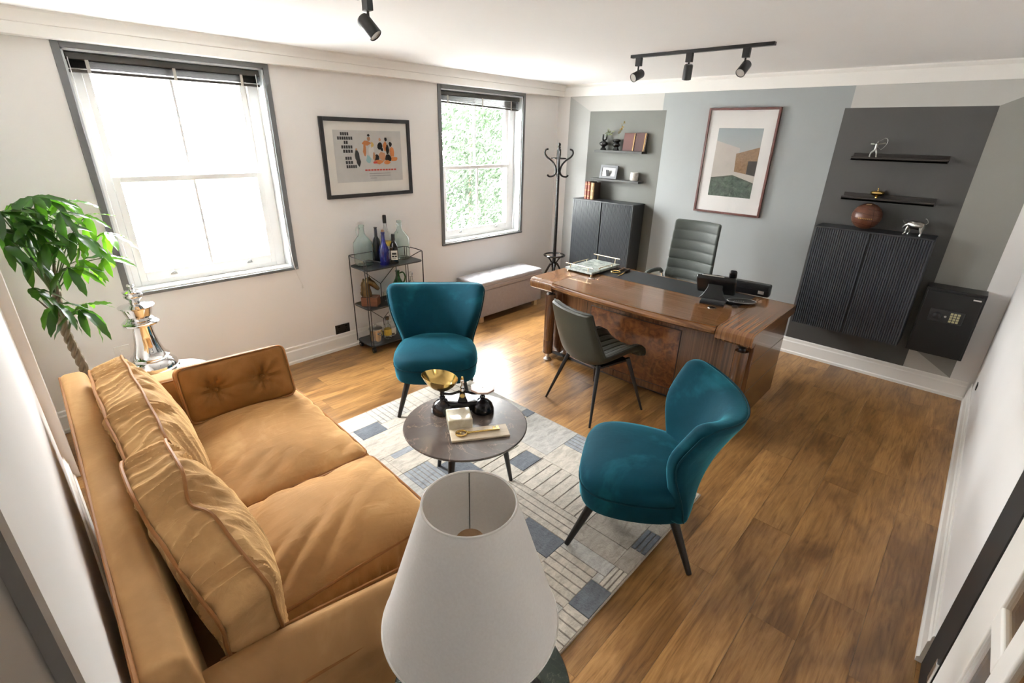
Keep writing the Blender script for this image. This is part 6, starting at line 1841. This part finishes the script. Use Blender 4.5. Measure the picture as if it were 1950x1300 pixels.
# vintage leather ball
M['ball'] = plain('brown_ball_leather', (0.10, 0.034, 0.017, 1), 0.32, var=0.18, scale=25, bump=0.25, bscale=90)
M['ballseam'] = plain('ball_seam', (0.035, 0.012, 0.007, 1), 0.6)
bl_ = thing('leather_ball', 'brown vintage leather football on the right cabinet', 'ball', (3.432, -0.125, CRZ + 0.0006))
MB().ball((0, 0, 0.104), 0.106, 40, 28, (1, 1, 0.982)).build('ball_body', M['ball'], bl_)
RB_ = 0.1062
sm_ = MB()
def ring(nv, off):
    nv = Vector(nv).normalized()
    u = nv.orthogonal().normalized(); w = nv.cross(u)
    r = math.sqrt(RB_ ** 2 - off ** 2)
    return [V(0, 0, 0.104) + nv * off + (u * math.cos(2 * PI * k / 48) + w * math.sin(2 * PI * k / 48)) * r for k in range(48)]
for off in (-0.062, -0.022, 0.022, 0.062):
    sm_.tube(ring((0.15, 0.05, 1), off), 0.0013, 5, closed=True)
sm_.tube(ring((1, 0.3, 0.1), 0.03), 0.0013, 5, closed=True)
sm_.build('seam', M['ballseam'], bl_)
for k in range(8):
    a = math.radians(-110 + k * 7)
    z = 0.094
    p = V(0.1068 * math.cos(a), 0.1068 * math.sin(a), z)
    MB().box(-0.0035, 0.0035, -0.0006, 0.0006, -0.005, 0.005, TR(*p) @ RZ(a + PI / 2)).build('stamped_mark', M['gilt'], bl_)
MB().tube([(-0.018, -0.055, 0.199), (0.018, -0.052, 0.201)], 0.003, 6).tube([(-0.018, -0.038, 0.204), (0.018, -0.035, 0.206)], 0.003, 6).build('lacing', M['tanl'], bl_)
# silver bull figure
bu = thing('bull_figure', 'silver charging bull figurine on the right cabinet', 'figurine', (3.762, -0.145, CRZ + 0.0006), math.radians(-15))
b = MB()
def loft(b, sects, n=14):
    vs_ = []
    for (c, t_, ra, rb_) in sects:
        t_ = Vector(t_).normalized()
        side = V(0, 1, 0)
        up_ = t_.cross(side)
        for k in range(n):
            a = 2 * PI * k / n
            vs_.append(Vector(c) + up_ * math.cos(a) * ra + side * math.sin(a) * rb_)
    m = len(sects)
    fs = [(i * n + k, i * n + (k + 1) % n, (i + 1) * n + (k + 1) % n, (i + 1) * n + k) for i in range(m - 1) for k in range(n)]
    fs += [tuple(range(n)), tuple(range((m - 1) * n, m * n))]
    b.add(vs_, fs)
loft(b, [((0.070, 0, 0.072), (1, 0, 0), 0.006, 0.006), ((0.062, 0, 0.072), (1, 0, 0), 0.026, 0.020), ((0.04, 0, 0.074), (1, 0, 0), 0.033, 0.026), ((0.01, 0, 0.074), (1, 0, 0.1), 0.030, 0.024), ((-0.02, 0, 0.078), (1, 0, 0), 0.034, 0.026), ((-0.038, 0, 0.078), (1, 0, 0.4), 0.026, 0.020), ((-0.052, 0, 0.070), (0.7, 0, 0.5), 0.018, 0.015), ((-0.064, 0, 0.056), (0.6, 0, 0.8), 0.013, 0.011), ((-0.072, 0, 0.044), (0.6, 0, 0.8), 0.008, 0.008)])
for (x, s, dx) in ((-0.03, -1, -0.022), (-0.028, 1, -0.005), (0.052, -1, 0.010), (0.055, 1, -0.008)):
    b.tube(spline([(x, s * 0.014, 0.062), (x + dx * 0.4, s * 0.016, 0.034), (x + dx * 0.6 + 0.004, s * 0.016, 0.018), (x + dx, s * 0.017, 0.0)], 3), [0.012, 0.011, 0.010, 0.008, 0.007, 0.006, 0.0055, 0.005, 0.006, 0.006], 8)
for s in (-1, 1):
    b.tube(spline([(-0.052, s * 0.010, 0.082), (-0.062, s * 0.030, 0.090), (-0.074, s * 0.034, 0.108)], 4), [0.005, 0.005, 0.0045, 0.004, 0.0035, 0.003, 0.002, 0.0015, 0.0008], 8)
b.tube(spline([(0.068, 0, 0.088), (0.082, 0, 0.105), (0.070, 0, 0.128), (0.058, 0, 0.132)], 4), 0.0025, 6)
b.build('bull_body', M['silverfig'], bu)
# ------------------------------------------------------------------ things on the coffee table
M['iron'] = plain('black_enamel_iron', (0.010, 0.009, 0.012, 1), 0.16, var=0.15, scale=30)
sc_ = thing('kitchen_scales', 'vintage black iron balance scales with a brass pan', 'scales', (2.255, -3.56, CTZ + 0.0005), math.radians(48))
# long axis is local x: the brass pan stands at -x, the plate at +x
def domed(cx, cy): return MB().lathe([(0, 0), (0.062, 0), (0.066, 0.006), (0.064, 0.022), (0.054, 0.048), (0.036, 0.066), (0.018, 0.074), (0.013, 0.082), (0.017, 0.092), (0.012, 0.100), (0, 0.100)], 32, (cx, cy, 0))
domed(-0.115, 0).build('pan_foot', M['iron'], sc_)
domed(0.115, 0).build('plate_foot', M['iron'], sc_)
MB().rbox((0.20, 0.05, 0.055), 0.012, (0, 0, 0.045), lambda p: V(p.x, p.y, p.z - 0.012 * math.cos(p.x * 14)), 2, (10, 1, 1)).build('cross_base', M['iron'], sc_)
MB().ext([(-0.03, 0.06), (0.03, 0.06), (0.018, 0.09), (0.014, 0.125), (-0.014, 0.125), (-0.018, 0.09)], 'y', -0.014, 0.014).build('centre_post', M['iron'], sc_, bevel=0.004)
MB().lathe([(0, 0), (0.014, 0), (0.014, 0.004), (0, 0.006)], 20, M=TR(0, -0.016, 0.108) @ RX(PI / 2)).build('brass_plate', M['brass'], sc_)
MB().tube(spline([(-0.115, 0, 0.118), (-0.06, 0, 0.112), (0, 0, 0.130), (0.06, 0, 0.112), (0.115, 0, 0.118)], 6), 0.0075, 10).build('beam', M['iron'], sc_)
for sx in (-1, 1):
    MB().lathe([(0.010, 0.10), (0.014, 0.11), (0.011, 0.125), (0.020, 0.135), (0.020, 0.139), (0, 0.139)], 20, (sx * 0.115, 0, 0)).build('pan_support', M['iron'], sc_)
MB().lathe([(0, 0.125), (0.012, 0.125), (0.016, 0.135), (0.011, 0.148), (0.014, 0.156), (0.008, 0.164), (0.007, 0.176), (0.011, 0.184), (0.010, 0.196), (0, 0.202)], 20, (0.0, 0.0, 0)).build('pointer_finial', M['chrome'], sc_)
MB().lathe([(0, 0.0), (0.0075, 0.0), (0.0085, 0.02), (0.006, 0.034), (0, 0.038)], 16, (0.0, 0.02, 0.175)).build('brass_knob', M['brass'], sc_)
# scoop pan: oval bowl with a flared lip
def pan(r, z): return (r, z)
vs_, fs = [], []
NP = 44
rings_ = [(0.0, 0.0), (0.30, 0.004), (0.55, 0.018), (0.75, 0.038), (0.90, 0.060), (1.0, 0.082)]
inner_ = [(0.985, 0.083), (0.88, 0.064), (0.73, 0.043), (0.54, 0.023), (0.30, 0.009), (0.0, 0.006)]
def panpt(k, rr, z):
    a = 2 * PI * k / NP
    x = math.cos(a) * rr * 0.100 * (1.12 if math.cos(a) < 0 else 0.92)
    y = math.sin(a) * rr * 0.090
    lipz = 0.020 * math.cos(a) * rr * rr * -0.9
    return (-0.115 + x, y, 0.139 + z + lipz)
allr = rings_ + inner_
for (rr, z) in allr:
    for k in range(NP):
        vs_.append(panpt(k, max(rr, 0.002), z))
for i in range(len(allr) - 1):
    for k in range(NP):
        l = (k + 1) % NP
        fs.append((i * NP + k, i * NP + l, (i + 1) * NP + l, (i + 1) * NP + k))
MB().add(vs_, fs).build('scoop_pan', M['brass'], sc_)
M['plate'] = plain('pinkish_ceramic_plate', (0.48, 0.33, 0.27, 1), 0.45, var=0.06, scale=10)
oc_ = [(0.072 * math.cos(PI / 8 + k * PI / 4), 0.072 * math.sin(PI / 8 + k * PI / 4)) for k in range(8)]
MB().ext([(0.115 + p[0], p[1]) for p in oc_], 'z', 0.139, 0.151).build('weight_plate', M['plate'], sc_, bevel=0.003)
MB().lathe([(0, 0.151), (0.004, 0.151), (0.004, 0.1515), (0, 0.152)], 10, (0.115, 0, 0)).build('plate_pin', M['iron'], sc_)
def onyxmat():
    t = NT('cream_onyx')
    v = t.coords()
    f = t.noise(v, 18, 4, 0.6, 1.0)
    t.l(t.ramp(f, [(0.3, (0.52, 0.47, 0.34, 1)), (0.7, (0.70, 0.66, 0.55, 1))]), t.b.inputs['Base Color'])
    t.b.inputs['Roughness'].default_value = 0.18
    t.b.inputs['Subsurface Weight'].default_value = 0.25
    t.b.inputs['Subsurface Radius'].default_value = (0.02, 0.018, 0.012)
    return t.m
ox = MB().rbox((0.10, 0.10, 0.055), 0.006, (0, 0, 0.0275), lambda p: V(p.x, p.y, p.z - (0.006 * math.exp(-(p.x ** 2 + p.y ** 2) / 0.0006) if p.z > 0 else 0)), 2, (10, 10, 1)).build('onyx_block', onyxmat())
ox.location = (2.345, -3.665, CTZ + 0.0005)
ox.scale = (1.32, 1.32, 1.15)
ox.rotation_euler = (0, 0, math.radians(57))
tag(ox, 'cream onyx block in front of the balance scales', 'block')
bd = MB().rbox((0.24, 0.085, 0.012), 0.003, (0, 0, 0.006), None, 2, (1, 1, 1)).build('display_board', wood('pale_washed_wood', [(0.3, (0.42, 0.33, 0.22, 1)), (0.7, (0.62, 0.53, 0.40, 1))], (3, 30, 30), 0.55, nscale=2))
bd.location = (2.50, -3.655, CTZ + 0.0005)
bd.scale = (1.3, 1.3, 1.0)
bd.rotation_euler = (0, 0, math.radians(57))
tag(bd, 'pale wooden board under the brass key on the coffee table', 'board')
ky = thing('brass_key', 'long brass key lying on the pale wooden board', 'key', (2.50, -3.655, CTZ + 0.013), math.radians(57))
ky.scale = (1.3, 1.3, 1.2)
MB().tube([(0.022 * math.cos(2 * PI * k / 24) * 1.0 - 0.075, 0.020 * math.sin(2 * PI * k / 24), 0.005) for k in range(24)], 0.0042, 8, closed=True).tube([(-0.085 + 0.009 * math.cos(2 * PI * k / 16), 0.009 * math.sin(2 * PI * k / 16), 0.005) for k in range(16)], 0.003, 6, closed=True).build('key_bow', M['brass'], ky)
MB().tube([(-0.053, 0, 0.005), (-0.045, 0, 0.005), (-0.04, 0, 0.005), (0.085, 0, 0.005)], [0.007, 0.007, 0.0042, 0.0040], 12).build('key_shank', M['brass'], ky)
MB().box(0.058, 0.066, 0.0, 0.020, 0.0025, 0.0075).box(0.072, 0.083, 0.0, 0.022, 0.0025, 0.0075).box(0.064, 0.074, 0.0, 0.010, 0.0025, 0.0075).build('key_bit', M['brass'], ky)
# ------------------------------------------------------------------ track lights
M['lamplens'] = plain('spot_lens', (0.48, 0.46, 0.42, 1), 0.35, var=0.15, scale=200)
def spot(parent, x, aim, root):
    """one track head hanging from the rail at local x, aimed along aim"""
    MB().box(x - 0.022, x + 0.022, -0.015, 0.015, -0.075, -0.018).build('adapter', M['black'], parent, bevel=0.002)
    h = V(x, 0, -0.135)
    MB().cyl((x, 0, -0.075), (h.x, h.y, h.z + 0.02), 0.006, 0.006, 10).build('stem', M['black'], parent)
    d = Vector(aim).normalized()
    q = d.to_track_quat('Z', 'Y').to_matrix().to_4x4()
    Mx = TR(*(h)) @ q
    b = MB().lathe([(0, -0.048), (0.024, -0.048), (0.030, -0.040), (0.031, 0.045), (0.028, 0.047), (0.028, 0.040), (0, 0.040)], 28, M=Mx).build('spot_head', M['black'], parent)
    MB().lathe([(0, 0.0405), (0.027, 0.0405), (0.027, 0.043), (0, 0.044)], 24, M=Mx).build('lens', M['lamplens'], b)
tk = thing('track_light', 'black ceiling track with three spot heads above the desk', 'track light', (2.41, -1.555, H))
MB().box(-0.5, 0.5, -0.017, 0.017, -0.020, 0.0).build('rail', M['black'], tk, bevel=0.001)
spot(tk, -0.435, (-0.25, -0.9, -0.42), tk)
spot(tk, -0.045, (-0.15, 0.25, -0.95), tk)
spot(tk, 0.335, (-0.10, -0.75, -0.65), tk)
tk2 = thing('track_light', 'black ceiling spot at the top edge near the sofa', 'track light', (2.10, -3.76, H))
MB().box(-0.30, 0.70, -0.017, 0.017, -0.020, 0.0).build('rail', M['black'], tk2, bevel=0.001)
spot(tk2, -0.20, (0.55, 0.35, -0.75), tk2)
